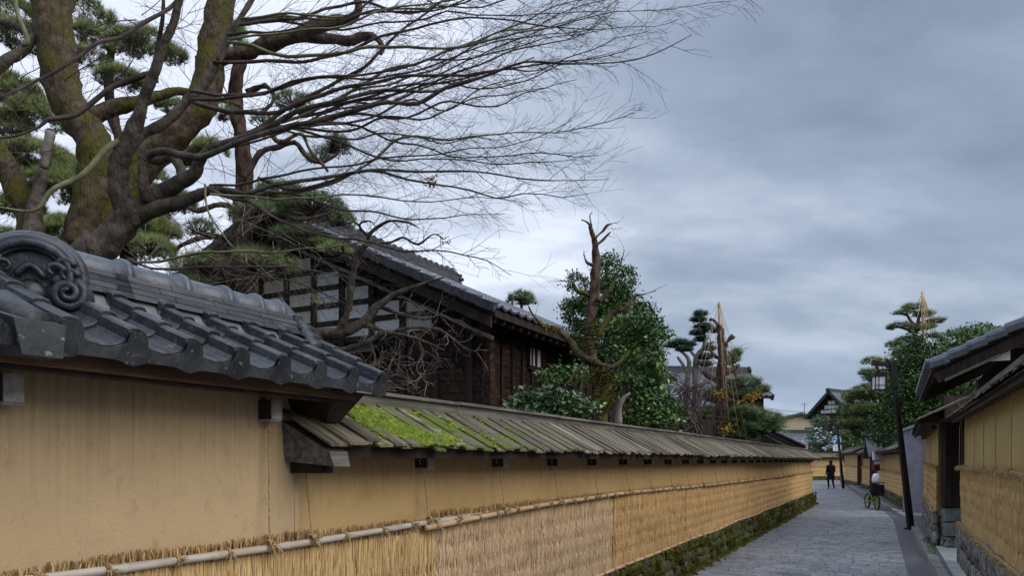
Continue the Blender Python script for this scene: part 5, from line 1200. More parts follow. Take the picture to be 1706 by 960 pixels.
def pinemass(b, wb, blobs, Y, L, ncl, n, w_, flat=True, dep=1.0, tb=1.0, stem=True):
    for (x, y, rx, ry, *yy) in blobs:
        Yb = Y + (yy[0] if yy else 0); c = P(x, y, Yb); k = Yb / F; r = (rx * k, rx * k * dep, ry * k)
        for i in range(int(ncl * rx * max(ry, 5) / 1000) + 3):
            q, v = blob_pt(c, r)
            if flat: q.z = c.z + abs(v.z) * r[2] * 1.2 - r[2] * .5
            if noise.noise(q * 2.3) < -.25: continue
            tuft(b, q, L * U(.8, 1.2), n, w_, tb * U(.65, 1.3))
            if stem and i % 3 == 0: wb.tube([c + Vector((0, 0, -r[2] * .6)), c.lerp(q, .6) - Vector((0, 0, .03)), q], [.012 * k * 40 / 40 + .006, .008, .004], 3, U(.8, 1.2), cap=False)

# --- 1. the bare maple over the near wall
YM = 6.4
mt = thing('maple_tree', 'bare maple with long sweeping twigs reaching right across the sky, behind the tile-roofed wall', 'tree', (P(165, 430, YM).x, P(165, 430, YM).y, 0))
tk_ = MB(); limb(tk_, [(138, 475, 56), (162, 425, 50), (190, 390, 46), (218, 362, 44), (232, 342, 36)], YM, ext=(-.1, .1), n=16, lump=.26)
tk_.out('trunk', m_barkm, mt)
L1 = [(222, 362, 42), (204, 335, 38), (197, 300, 34), (200, 265, 33), (215, 235, 28), (228, 200, 23), (242, 160, 19), (258, 118, 17), (270, 80, 15), (288, 40, 13), (300, 0, 11), (312, -50, 8)]
L1a = [(214, 240, 24), (240, 222, 18), (280, 200, 16), (318, 160, 14), (342, 140, 13), (365, 100, 12), (380, 65, 10), (400, 30, 9), (425, -10, 8), (450, -50, 5)]
L1b = [(260, 138, 8), (259, 105, 8), (264, 70, 7), (271, 30, 6), (272, -15, 5), (268, -50, 3)]
L2 = [(228, 352, 38), (262, 322, 28), (300, 305, 25), (325, 288, 22), (333, 268, 19), (350, 248, 15), (385, 236, 13), (415, 227, 11), (455, 208, 10), (500, 183, 8), (560, 168, 7), (640, 150, 6), (720, 152, 4), (800, 130, 3), (890, 95, 2)]
L3 = [(232, 356, 32), (270, 345, 25), (300, 338, 21), (330, 325, 18), (353, 317, 15), (385, 318, 10), (412, 323, 8), (459, 308, 7), (548, 295, 6), (622, 283, 5), (695, 286, 4), (794, 286, 3), (892, 300, 2), (1015, 299, 1)]
L4 = [(302, 304, 16), (300, 280, 16), (285, 262, 14), (262, 268, 13), (235, 262, 12)]
L5 = [(243, 335, 16), (238, 300, 16), (243, 262, 14), (272, 252, 13), (300, 258, 12), (330, 262, 11), (352, 256, 10), (400, 236, 9), (474, 212, 9), (523, 202, 8), (597, 182, 8), (646, 170, 7), (695, 172, 7), (745, 145, 6), (809, 126, 5), (873, 103, 4), (942, 106, 3), (1030, 103, 2), (1090, 89, 2), (1153, 57, 1)]
BR = [(L1, 0, -.5), (L1a, 0, .4), (L1b, -.2, -.3), (L2, 0, -.6), (L3, 0, -.9), (L4, 0, .2), (L5, -.1, -.9)]
SW = [([(225, 222, 13), (190, 240, 11), (165, 265, 11), (130, 290, 10), (90, 322, 8), (60, 345, 6), (20, 352, 4), (-30, 345, 3)], -.2, -.4),
      ([(258, 120, 9), (220, 128, 11), (185, 140, 10), (160, 165, 9), (130, 188, 9), (100, 195, 8), (80, 200, 7), (60, 215, 5), (20, 228, 4), (-20, 228, 3)], -.1, -.5),
      ([(300, -5, 6), (262, 20, 7), (200, 60, 7), (150, 85, 6), (100, 118, 6), (50, 138, 5), (0, 162, 4)], -.4, -.6),
      ([(36, 72, 9), (45, 66, 9), (38, 40, 8), (28, 10, 7), (24, -20, 6)], -.3, 0),
      ([(318, 160, 9), (360, 182, 8), (400, 187, 8), (464, 187, 7), (523, 162, 7), (597, 143, 6), (681, 130, 5), (809, 121, 4), (892, 103, 3), (985, 96, 2), (1075, 70, 1)], 0, -.3),
      ([(360, 105, 7), (400, 101, 6), (489, 101, 6), (548, 89, 5), (622, 64, 5), (695, 44, 4), (818, 32, 3), (942, 49, 2), (1040, 47, 1), (1130, 30, 1)], .2, -.2),
      ([(380, 65, 6), (480, 92, 6), (600, 80, 5), (656, 76, 5), (769, 76, 4), (868, 54, 3), (990, 30, 2), (1129, 12, 1), (1217, 0, 1)], 0, -.3),
      ([(385, 240, 8), (425, 217, 8), (498, 167, 7), (560, 130, 6), (622, 98, 5), (676, 39, 4), (745, 0, 3), (800, -30, 2)], .1, .1),
      ([(355, 318, 8), (400, 334, 6), (440, 352, 5), (498, 379, 4), (597, 404, 4), (695, 415, 3), (790, 430, 2), (850, 460, 1)], -.3, -.7),
      ([(412, 323, 5), (500, 318, 5), (560, 300, 4), (597, 281, 4), (640, 250, 4), (676, 231, 4), (774, 229, 3), (892, 222, 2), (990, 207, 2), (1055, 190, 1)], 0, -.3),
      ([(430, 300, 7), (500, 315, 6), (590, 290, 5), (680, 295, 4), (780, 320, 3), (870, 325, 2), (985, 322, 1)], 0, -.5),
      ([(366, 100, 6), (372, 70, 5), (384, 30, 4), (392, -10, 3), (398, -50, 2)], .1, .2),
      ([(470, 205, 6), (540, 180, 5), (620, 130, 5), (720, 95, 4), (820, 60, 3), (930, 10, 2), (1010, -20, 1)], .2, .0),
      ([(520, 200, 5), (600, 215, 4), (700, 245, 3), (800, 262, 2), (900, 255, 2), (1000, 262, 1)], .1, -.2),
      ([(480, 213, 5), (560, 235, 4), (650, 268, 3), (750, 262, 2), (850, 275, 2), (960, 268, 1)], -.1, -.2),
      ([(220, 440, 4), (280, 428, 5), (335, 424, 5), (400, 420, 4), (480, 414, 3), (600, 410, 2), (680, 418, 1)], -.4, -.4),
      ([(215, 432, 5), (250, 442, 4), (300, 446, 4), (380, 449, 3), (450, 440, 3), (540, 452, 2), (620, 470, 1)], -.45, -.4),
      ([(330, 430, 3), (420, 455, 3), (500, 470, 2), (560, 500, 2), (600, 520, 1)], -.4, -.2),
      ([(345, 310, 4), (350, 350, 3), (380, 400, 3), (430, 440, 2), (470, 470, 1)], -.4, -.2)]
for k in range(20):
    x0, y0 = R.choice(((330, 262), (415, 227), (474, 212), (353, 317), (412, 320), (342, 140), (380, 65), (318, 160), (320, 252), (523, 202), (500, 185), (400, 30))); x1 = U(820, 1120); f_ = max(0, min(1, y0 / 320 - U(-.1, .75))); yE = -30 + 360 * f_ + U(-25, 25); x1 = 1140 - 230 * f_ ** 1.2 - U(0, 160); m_ = []
    for i in range(8):
        u = i / 7; m_.append((x0 + (x1 - x0) * u, y0 + (yE - y0) * u + 26 * math.sin(math.pi * u) * U(-.2, 1) + U(-8, 8), (3.6 if k % 3 else 5) * (1 - u) + 1))
    SW.append((m_, U(-.6, .8), U(-1, .6)))
tw_ = MB()
for i, (L_, o, dy) in enumerate(BR):
    b = MB(); pp, rr = limb(b, L_, YM + o, dy, n=10); b.out('limb', m_barkm, mt)
    twigs_along(tw_, pp, rr, .20, .55, 1, start=.45, kids=(2, 4))
for i, (L_, o, dy) in enumerate(SW):
    b = MB(); pp, rr = limb(b, L_, YM + o, dy, n=5, lump=.08, wig=.045); b.out('branch', m_twigg if i % 3 == 0 else m_twig, mt)
    twigs_along(tw_, pp, rr, (.09 if i < 19 else .12) if i > 3 else .14, .46, 1, start=.08, r0=.0030, kids=(3, 6), ang=(.2, .65), wiggle=.15, droop=.0 if i % 2 else -.012)
tw_.out('fine_twigs', m_twig, mt, kind='stuff')
b = MB(); leafmass(b, [(718, 302, 9, 10), (742, 401, 5, 6)], YM - .5, .03, 140, 6, .012, holes=-1); b.out('dead_leaves', m_brl, mt, kind='stuff')

# --- 2. the big mossy tree behind it
YT = 9.0
t2 = thing('old_tree', 'thick mossy old tree forking wide, behind the bare maple', 'tree', (P(150, 400, YT).x, YT, 0))
b = MB(); limb(b, [(112, 470, 50), (130, 400, 50), (150, 335, 54), (163, 280, 58), (150, 225, 56), (118, 180, 54), (100, 120, 56), (92, 60, 58), (88, 0, 60), (86, -60, 60)], YT, ext=(-.1, 0), n=16); b.out('trunk', m_barkg, t2)
for L_, o in (([(150, 430, 40), (182, 370, 44), (222, 300, 46), (262, 250, 48), (300, 215, 48), (330, 180, 50), (347, 135, 47), (354, 75, 44), (366, 10, 42), (380, -50, 40)], .1), ([(140, 200, 30), (180, 182, 26), (230, 170, 22), (262, 160, 17), (300, 152, 13), (345, 160, 10), (400, 175, 7)], .0),
              ([(-20, 230, 36), (6, 270, 38), (32, 325, 38), (50, 372, 40), (52, 440, 42)], -.4), ([(52, 400, 28), (60, 335, 22), (72, 285, 16), (80, 250, 15), (84, 218, 15)], -.5), ([(40, 340, 18), (20, 300, 14), (0, 290, 10)], 0), ([(-20, 125, 22), (15, 98, 18), (48, 74, 14), (60, 40, 10), (70, 0, 9)], -.3), ([(95, 80, 20), (60, 60, 14), (20, 40, 12), (-20, 30, 10)], 0)):
    b = MB(); pp, rr = limb(b, L_, YT + o, .3, n=12); b.out('limb', m_barkg if L_[0][2] > 29 else m_barkm, t2)
tw_ = MB()
for i in range(70):
    x, y = U(-10, 420), U(-20, 300); grow(tw_, P(x, y, YT + U(-1, 1.5)), Vector((U(-1, 1), U(-.3, .3), U(-.4, 1))), U(.5, 1.2), U(.004, .010), 2, kids=(3, 5), wiggle=.28)
tw_.out('fine_twigs', m_twig, t2, kind='stuff')
# sawn pale prop end
b = MB(); limb(b, [(84, 219, 15), (78, 250, 14), (73, 280, 12)], YT - .62, n=10, lump=.03); b.out('sawn_stub', m_barkl, t2, label='pale sawn stub')

# --- 3. pine behind the ridge, with thick crooked brown limbs
YP = 9.6
t3 = thing('pine_tree', 'reddish brown pine with crooked limbs and dense needle clumps before the white gable', 'tree', (P(408, 500, YP).x, YP, 0))
b = MB(); limb(b, [(412, 520, 34), (410, 440, 32), (404, 360, 30), (408, 290, 28), (402, 230, 24), (392, 170, 22), (396, 120, 20), (410, 80, 16)], YP, ext=(0, 0), n=12, lump=.25); b.out('trunk', m_barkp, t3)
PLm = [([(330, 108, 26), (400, 84, 24), (460, 66, 22), (520, 48, 20), (570, 34, 18), (592, 22, 14), (598, -10, 11)], -.3), ([(360, 92, 20), (430, 82, 20), (490, 62, 18), (560, 64, 17), (612, 66, 14), (636, 78, 9), (632, 90, 6)], .2),
       ([(404, 300, 12), (430, 262, 10), (460, 248, 9), (490, 240, 8), (510, 262, 7), (535, 270, 6), (560, 262, 4)], -.3), ([(402, 230, 10), (440, 215, 9), (470, 238, 8), (500, 225, 6), (520, 250, 5), (545, 285, 5)], -.4), ([(410, 330, 12), (450, 350, 10), (490, 365, 8), (530, 360, 6), (560, 350, 4)], -.5), ([(405, 400, 10), (360, 395, 9), (320, 402, 8), (290, 420, 6)], 0), ([(408, 350, 10), (370, 340, 9), (330, 352, 8), (300, 340, 5)], 0), ([(410, 440, 9), (440, 425, 8), (480, 400, 7), (520, 398, 5)], -.4), ([(410, 150, 10), (440, 140, 8), (455, 165, 7), (430, 190, 5)], 0)]
for L_, o in PLm:
    b = MB(); limb(b, L_, YP + o, -.2, n=8, lump=.3, wig=.05); b.out('limb', m_barkp, t3)
fb_, wb = MB(), MB()
pinemass(fb_, wb, [(548, 240, 36, 24), (530, 262, 20, 12), (490, 170, 34, 16), (365, 185, 26, 18), (440, 205, 22, 16), (520, 345, 62, 26), (560, 365, 34, 20), (470, 320, 44, 22), (440, 360, 60, 24), (500, 395, 50, 16), (430, 430, 40, 22), (330, 380, 30, 18), (540, 410, 30, 12)], YP - .4, .10, 260, 16, .0022)
fb_.out('needles', m_pine, t3, kind='stuff')
fb2 = MB(); pinemass(fb2, wb, [(420, 440, 60, 24), (350, 445, 70, 20), (480, 440, 50, 20), (300, 470, 50, 16), (250, 410, 40, 20), (535, 500, 16, 26), (560, 420, 30, 16)], YP - .8, .11, 190, 14, .0020); fb2.out('pale_needles', m_pinel, t3, kind='stuff'); wb.out('fine_twigs', m_twig, t3, kind='stuff')
# brambly dead twigs hanging before the gable
bw = MB()
for i in range(46): x, y = U(240, 520), U(340, 470); grow(bw, P(x, y, YP - 1 + U(-.4, .4)), Vector((U(-1, 1), U(-.2, .2), U(-.9, .7))), U(.4, 1.1), U(.003, .008), 1, kids=(2, 5), wiggle=.25)
bw.out('dead_twigs', m_twigl, t3, kind='stuff')

# --- 4. pines in the upper left background
t4 = thing('pine_tree', 'pine with light green needles filling the far upper left behind the old tree', 'tree', (P(60, 400, 13).x, 13, 0))
b = MB(); limb(b, [(215, 460, 26), (205, 380, 24), (222, 300, 22), (195, 220, 18), (180, 140, 14), (190, 60, 10)], 13, ext=(0, 0), n=9, lump=.25); b.out('trunk', m_barkp, t4)
fb_, wb = MB(), MB()
pinemass(fb_, wb, [(20, 150, 50, 30), (10, 210, 40, 30), (60, 260, 60, 26), (100, 310, 60, 30), (30, 340, 40, 30), (220, 350, 60, 22), (230, 410, 60, 22), (110, 380, 40, 24), (165, 60, 40, 14), (215, 75, 40, 10), (150, 100, 50, 12), (40, 60, 50, 20), (250, 300, 40, 18), (200, 130, 40, 14), (20, 400, 40, 20), (280, 90, 30, 12), (10, 20, 60, 20), (130, 20, 60, 14), (290, 180, 30, 12), (60, 190, 46, 30), (115, 290, 30, 40), (30, 290, 50, 40), (250, 380, 50, 30), (285, 335, 40, 24), (180, 400, 50, 24), (240, 70, 46, 18), (300, 260, 30, 26), (380, 60, 40, 24), (350, 250, 30, 20)], 12.6, .14, 620, 14, .0034, stem=False)
fb_.out('needles', m_pinel, t4, kind='stuff'); wb.out('fine_twigs', m_twig, t4, kind='stuff')

# --- 5. twisted pruned tree before the gable
Y5 = 7.6
t5 = thing('pruned_tree', 'low crooked pruned tree with pale twisting twigs in front of the timber house', 'tree', (P(520, 570, Y5).x, Y5 - .1, 0))
b = MB(); limb(b, [(470, 590, 24), (515, 561, 22), (562, 556, 20), (600, 541, 17), (627, 513, 14), (655, 492, 10), (690, 478, 6), (740, 462, 3)], Y5, -.3, ext=(-.2, .2), n=10, lump=.25); b.out('trunk', m_barkm, t5)
tw5, tl5 = MB(), MB()
B5 = [([(560, 556, 14), (572, 530, 12), (583, 505, 12), (592, 457, 11), (596, 425, 11), (610, 408, 11)], 1), ([(594, 440, 8), (586, 428, 7), (570, 422, 6), (568, 412, 5)], 0), ([(610, 408, 8), (618, 394, 7), (632, 378, 6), (650, 366, 4), (678, 369, 3), (700, 380, 1)], 0), ([(612, 398, 5), (602, 384, 5), (604, 374, 4), (618, 370, 3), (625, 378, 1)], 0), ([(630, 410, 4), (650, 406, 4), (670, 397, 4), (697, 410, 4), (725, 392, 3), (742, 398, 2)], 0), ([(600, 380, 3), (590, 372, 3), (580, 380, 2), (572, 374, 1)], 0),
      ([(520, 595, 9), (554, 587, 10), (585, 580, 10), (616, 569, 9), (640, 552, 8), (660, 556, 6), (700, 568, 5), (740, 582, 3)], 1), ([(600, 541, 9), (625, 545, 8), (650, 552, 7), (690, 545, 5), (730, 548, 4), (770, 575, 3), (796, 588, 2)], 1), ([(627, 513, 8), (660, 520, 6), (700, 530, 5), (735, 525, 3), (760, 540, 2)], 1), ([(616, 569, 6), (625, 600, 5), (620, 630, 4), (640, 645, 2)], 1), ([(690, 560, 4), (700, 590, 4), (695, 615, 3), (715, 640, 2)], 1), ([(650, 492, 5), (680, 500, 4), (700, 520, 3)], 1)]
for L_, k in B5:
    b = MB(); pp, rr = limb(b, L_, Y5 - .1, -.25, n=7, lump=.3, wig=.04); b.out('limb', m_barkm, t5)
    twigs_along(tl5 if k else tw5, pp, rr, .07, .30, 1, start=.25, r0=.004, kids=(2, 4), ang=(.4, 1.1), wiggle=.35)
tw5.out('fine_twigs', m_twig, t5, kind='stuff'); tl5.out('pale_twigs', m_twigl, t5, kind='stuff')
for k in range(28): pass
b = MB()
for i in range(34): grow(b, P(U(590, 700), U(600, 655), Y5 - .5), Vector((U(-1, 1), U(-.2, .2), U(-.3, 1))), U(.15, .4), .003, 1, kids=(2, 4), wiggle=.3)
b.out('brush', m_twigl, t5, kind='stuff')

# --- 6. dead mossy trunk and evergreens behind the wall
Y6 = 11.0
t6 = thing('bare_snag', 'bare dead tree with mossy bark rising before the dark evergreen', 'tree', (P(1003, 700, Y6).x, Y6, 0))
b = MB(); limb(b, [(1002, 715, 20), (1002, 690, 19), (1006, 650, 20), (997, 620, 18)], Y6, ext=(0, 0), n=12, lump=.35); b.out('trunk', m_barkg, t6)
b = MB(); limb(b, [(1000, 628, 19), (993, 610, 20), (983, 590, 19), (981, 554, 18), (987, 504, 16), (991, 466, 14), (993, 427, 12), (990, 402, 9), (983, 377, 6)], Y6, n=12, lump=.4); b.out('upper_trunk', m_barkp, t6)
b = MB(); limb(b, [(1030, 708, 13), (1032, 680, 11), (1038, 665, 7), (1050, 655, 4)], Y6 + .6, n=8, lump=.25); b.out('limb', m_barkl, t6)
tw6 = MB()
for L_ in ([(988, 605, 13), (965, 588, 13), (946, 566, 12), (927, 550, 10), (904, 547, 7), (889, 527, 4), (879, 510, 2)], [(979, 491, 6), (958, 485, 6), (952, 469, 3), (923, 468, 1)], [(990, 398, 5), (1003, 386, 4), (1012, 376, 3), (1030, 372, 1)], [(992, 410, 5), (1005, 400, 4), (1016, 388, 2)], [(983, 379, 4), (977, 372, 3), (968, 368, 2)], [(984, 378, 3), (981, 362, 2), (985, 355, 1)], [(995, 500, 10), (1015, 488, 8), (1024, 474, 5), (1031, 450, 3), (1042, 418, 1)], [(995, 560, 9), (1016, 522, 10), (1039, 516, 8), (1054, 493, 4), (1072, 490, 2), (1093, 485, 1)], [(988, 440, 5), (976, 436, 4), (972, 422, 2)], [(990, 605, 12), (1020, 612, 8), (1040, 600, 5), (1050, 585, 3)], [(945, 640, 5), (960, 620, 6), (975, 605, 7)], [(968, 690, 5), (965, 655, 5), (978, 620, 5)]):
    b = MB(); pp, rr = limb(b, L_, Y6 - .1, 0, n=7, lump=.35, wig=.04); b.out('limb', m_barkg, t6); twigs_along(tw6, pp, rr, .22, .3, 1, start=.4, r0=.005, kids=(1, 3), wiggle=.35)
tw6.out('fine_twigs', m_twig, t6, kind='stuff')
b = MB(); leafmass(b, [(1008, 650, 20, 38), (1000, 625, 22, 14), (985, 560, 11, 30), (915, 550, 14, 5), (1035, 515, 12, 5)], Y6 - .15, .045, 260, 5, .03, holes=-.3); b.out('moss_and_ferns', m_mossd, t6, kind='stuff')
t7 = thing('evergreen_tree', 'tall dark conical evergreen behind the bare snag', 'tree', (P(1015, 700, 14).x, 14, 0))
b = MB(); limb(b, [(1020, 700, 30), (1018, 600, 24), (1012, 520, 14), (1010, 440, 5)], 14, ext=(0, 0), n=9); b.out('trunk', m_barkp, t7)
b = MB(); leafmass(b, [(1012, 455, 22, 32), (1008, 500, 44, 36), (985, 525, 46, 30), (1030, 530, 44, 40), (1055, 560, 40, 40), (1000, 570, 60, 40), (1050, 600, 56, 44), (960, 470, 16, 16), (952, 512, 18, 14), (1045, 470, 14, 26), (1075, 520, 16, 16)], 14, .055, 330, 9, .06, holes=.02); b.out('crown', m_ever, t7, kind='stuff')
t8 = thing('camellia_tree', 'glossy broadleaf camellia right of the snag, over the wall', 'tree', (P(1060, 700, 12.5).x, 12.5, 0))
b = MB(); limb(b, [(1030, 715, 20), (1030, 660, 18), (1038, 610, 12), (1050, 570, 8), (1060, 540, 5)], 12.5, ext=(0, 0), n=8); b.out('trunk', m_barkl, t8)
for L_ in ([(1030, 640, 12), (1015, 610, 9), (1010, 580, 6)], [(1036, 620, 9), (1060, 600, 6), (1080, 590, 4)]): b = MB(); limb(b, L_, 12.4, n=6); b.out('limb', m_barkl, t8)
b = MB(); leafmass(b, [(1062, 530, 36, 22), (1085, 560, 28, 20), (1050, 560, 36, 14), (1070, 600, 36, 16), (1055, 640, 44, 20), (1088, 625, 20, 14), (1030, 590, 30, 12), (1085, 660, 34, 16), (950, 625, 50, 14), (925, 640, 26, 8), (1020, 545, 30, 12)], 12.2, .085, 170, 8, .075, holes=.22); b.out('crown', m_cam, t8, kind='stuff')
s1 = thing('shrub', 'pale glossy shrub under the dark house window, just above the wall', 'shrub', (P(905, 680, 9.6).x, 9.6, 0))
b = MB(); leafmass(b, [(880, 668, 30, 14), (915, 670, 44, 20), (960, 678, 36, 18), (890, 690, 60, 12)], 9.6, .075, 210, 8, .06, holes=.1); b.out('foliage', m_shrub, s1, kind='stuff')
b = MB()
for i in range(16): grow(b, P(U(870, 980), 720, 9.6), Vector((U(-.4, .4), 0, 1)), U(.4, .7), .008, 1, kids=(1, 3))
b.out('stems', m_twig, s1, kind='stuff')
s2 = thing('shrub', 'dark glossy shrub spilling over the wall right of the snag', 'shrub', (P(1085, 700, 13).x, 13, 0))
b = MB(); leafmass(b, [(1075, 690, 34, 18), (1105, 690, 34, 18), (1090, 705, 50, 14), (1055, 705, 20, 10)], 12.2, .085, 230, 8, .07, holes=.05); b.out('foliage', m_cam, s2, kind='stuff')
s3 = thing('pine_tree', 'small pine top showing just above the long house roof', 'tree', (P(868, 500, 27).x, 27, 0))
fb_, wb = MB(), MB(); pinemass(fb_, wb, [(868, 496, 22, 12), (860, 504, 16, 6), (880, 505, 14, 6)], 27, .22, 500, 12, .009); fb_.out('needles', m_pine, s3, kind='stuff')
limb(wb, [(869, 620, 7), (869, 500, 5)], 27, ext=(0, 0)); wb.out('trunk', m_barkp, s3)

# --- 7. cloud-pruned pines, snag and winter ropes further along
Y7 = 19.5
c1 = thing('pine_tree', 'cloud-pruned pine with grey trunk and small dark pads, left of the winter pole', 'tree', (P(1155, 700, Y7 + 1).x, Y7 + 1, 0))
for i, L_ in enumerate(([(1158, 740, 12), (1158, 660, 11), (1159, 620, 10), (1161, 594, 9), (1172, 580, 7), (1174, 560, 5), (1168, 535, 3)], [(1146, 740, 9), (1145, 680, 9), (1145, 640, 9), (1148, 605, 7), (1140, 590, 5), (1125, 582, 3)], [(1146, 625, 6), (1136, 605, 5), (1128, 595, 4)], [(1161, 598, 6), (1150, 585, 4), (1140, 580, 3)], [(1174, 575, 6), (1190, 570, 4)])):
    b = MB(); limb(b, L_, Y7 + .8, n=7, lump=.2, ext=(0, 0) if i < 2 else None); b.out('trunk' if i < 2 else 'limb', m_barkl, c1)
fb_, wb = MB(), MB(); pinemass(fb_, wb, [(1168, 524, 11, 4), (1163, 534, 13, 4), (1172, 545, 15, 4), (1162, 556, 12, 4), (1184, 552, 14, 4), (1172, 566, 16, 4), (1130, 572, 16, 4), (1118, 577, 10, 5), (1140, 583, 14, 4), (1150, 575, 9, 3), (1175, 596, 12, 6), (1172, 608, 14, 5), (1182, 582, 10, 4)], Y7 + .8, .14, 1500, 12, .007); fb_.out('needle_pads', m_pineb, c1, kind='stuff'); wb.out('fine_twigs', m_twig, c1, kind='stuff')
c2 = thing('snag_tree', 'rugged topped trunk wound with brown vines beside the winter pole', 'tree', (P(1200, 740, Y7).x, Y7, 0))
for i, L_ in enumerate(([(1198, 745, 17), (1201, 700, 18), (1203, 655, 18), (1203, 597, 14), (1201, 562, 11), (1197, 543, 8)], [(1204, 578, 8), (1214, 568, 7), (1222, 560, 8)], [(1200, 636, 9), (1188, 632, 8), (1170, 618, 7)], [(1202, 600, 7), (1190, 592, 6), (1180, 580, 4)], [(1207, 625, 8), (1220, 618, 7), (1232, 608, 6)], [(1205, 670, 7), (1225, 668, 6), (1245, 672, 4)], [(1197, 545, 5), (1190, 535, 5), (1182, 532, 5)])):
    b = MB(); limb(b, L_, Y7, n=8, lump=.5, ext=(0, 0) if i == 0 else None); b.out('trunk' if i == 0 else 'limb', m_barkp, c2)
b = MB()
for i in range(60): grow(b, P(1202 + U(-12, 12), U(560, 735), Y7 - .2), Vector((U(-1, 1), U(-.3, .3), U(-.8, .8))), U(.2, .8), U(.008, .016), 1, kids=(1, 3), wiggle=.5)
b.out('vines', m_barkp, c2, kind='stuff')
b = MB(); leafmass(b, [(1252, 662, 13, 7), (1210, 716, 10, 8), (1262, 656, 5, 4), (1236, 676, 8, 3)], Y7 - .4, .08, 420, 4, .08, holes=-1); leafmass(b, [(1197, 657, 7, 3)], Y7 - .4, .09, 700, 5, .07, holes=-1, tb=.8); b.out('yellow_leaves', m_yel, c2, kind='stuff')
c3 = thing('pine_tree', 'bushy green pine below the winter ropes, right of the vine-wound trunk', 'tree', (P(1240, 740, Y7 + 1.5).x, Y7 + 1.5, 0))
b = MB(); limb(b, [(1240, 745, 10), (1236, 690, 9), (1228, 640, 7), (1218, 600, 4)], Y7 + 1.5, ext=(0, 0), n=7); b.out('trunk', m_barkp, c3)
fb_, wb = MB(), MB(); pinemass(fb_, wb, [(1216, 600, 15, 10), (1228, 590, 8, 6), (1240, 640, 28, 9), (1262, 652, 20, 8), (1225, 655, 26, 9), (1192, 660, 22, 12), (1245, 690, 30, 10), (1275, 700, 26, 12), (1255, 715, 34, 12), (1222, 700, 24, 12), (1290, 712, 20, 10), (1180, 690, 18, 10), (1235, 728, 26, 8)], Y7 + 1.2, .20, 620, 12, .008, flat=False); fb_.out('needles', m_pine, c3, kind='stuff'); wb.out('fine_twigs', m_twig, c3, kind='stuff')
yk = thing('winter_ropes', 'thin pole with straw ropes fanned down over the left pines, a winter tree support', 'rope frame', (P(1198, 740, Y7 + .3).x, Y7 + .3, 0))
b = MB(); limb(b, [(1200, 740, 4), (1199, 600, 4), (1198, 506, 3)], Y7 + .3, n=7, lump=0, ext=(0, 0)); b.out('pole', m_bamt, yk)
b = MB(); limb(b, [(1198, 503, 2), (1198, 508, 5), (1198, 513, 4)], Y7 + .28, n=8, lump=0); b.out('rope_cap', m_rope, yk)
for (x, y, dy) in ((1245, 738, -.6), (1233, 735, -.9), (1264, 700, .3), (1222, 640, -.5), (1180, 690, -.8), (1150, 660, -.3), (1214, 700, -1), (1130, 585, .5), (1240, 650, .8), (1165, 640, -.9), (1206, 650, -1.1)):
    b = MB(); b.tube([P(1198, 507, Y7 + .3), P(x, y, Y7 + .3 + dy)], .0065, 4); b.out('rope', m_rope, yk)
br = thing('bare_bush', 'tangle of bare brown stems above the wall between camellia and roped pine', 'bush', (P(1140, 720, 17).x, 17, 0))
b = MB()
for i in range(22): limb(b, [(U(1110, 1175), 735, 3), (U(1115, 1175), 700, 3), (U(1105, 1185), 660, 2), (U(1100, 1190), 640, 1)], 17 + U(-.5, .5), n=5, lump=.2, wig=.15)
for i in range(70): grow(b, P(U(1110, 1180), U(640, 730), 17), Vector((U(-1, 1), 0, U(-.4, 1))), U(.3, .8), .010, 1, kids=(2, 4), wiggle=.4)
b.out('stems', m_twig, br, kind='stuff')

# --- 8. trees over the right-hand walls
Yr = 34.0
r1 = thing('pine_tree', 'tall layered pine with open pads beneath the right winter pole', 'tree', (P(1520, 740, Yr).x, Yr, 0))
for i, L_ in enumerate(([(1524, 720, 12), (1522, 640, 10), (1516, 590, 9), (1524, 560, 7), (1530, 530, 5), (1522, 512, 3)], [(1518, 580, 5), (1500, 572, 4), (1486, 576, 3)], [(1524, 556, 5), (1506, 548, 4), (1490, 544, 3)], [(1528, 540, 4), (1548, 534, 3), (1566, 536, 2)], [(1526, 545, 4), (1512, 528, 4), (1500, 520, 2)])):
    b = MB(); limb(b, L_, Yr, n=7, lump=.2, ext=(0, 0) if i == 0 else None, wig=.1); b.out('trunk' if i == 0 else 'limb', m_barkp, r1)
fb_, wb = MB(), MB(); pinemass(fb_, wb, [(1522, 512, 20, 6), (1504, 522, 16, 5), (1540, 524, 18, 6), (1562, 535, 16, 5), (1500, 543, 18, 6), (1486, 548, 9, 4), (1530, 548, 18, 5), (1490, 575, 16, 6), (1508, 566, 14, 5), (1555, 560, 14, 5), (1545, 545, 14, 5)], Yr, .24, 900, 12, .012); fb_.out('needle_pads', m_pinel, r1, kind='stuff'); wb.out('fine_twigs', m_twig, r1, kind='stuff')
yk2 = thing('winter_ropes', 'pale straw cone of ropes and pole topping the pine on the right', 'rope frame', (P(1537, 740, Yr - .3).x, Yr - .3, 0))
b = MB(); limb(b, [(1541, 720, 4), (1539, 600, 4), (1537, 486, 5)], Yr - .3, n=7, lump=0, ext=(0, 0)); b.out('pole', m_bamt, yk2)
for (x, y, dy) in ((1526, 540, -.8), (1530, 545, .8), (1552, 560, -.6), (1560, 575, .4), (1546, 570, -1), (1518, 530, 0), (1575, 600, .5), (1534, 570, -1.2)):
    b = MB(); b.tube([P(1537, 488, Yr - .3), P(x, y, Yr - .3 + dy)], .016, 4); b.out('rope', m_rope, yk2)
r2 = thing('broadleaf_tree', 'dense dark green broadleaf tree behind the leaning lamp post', 'tree', (P(1530, 740, 31).x, 31, 0))
b = MB(); limb(b, [(1535, 740, 16), (1532, 660, 12), (1525, 600, 6)], 31, ext=(0, 0), n=8); b.out('trunk', m_barkp, r2)
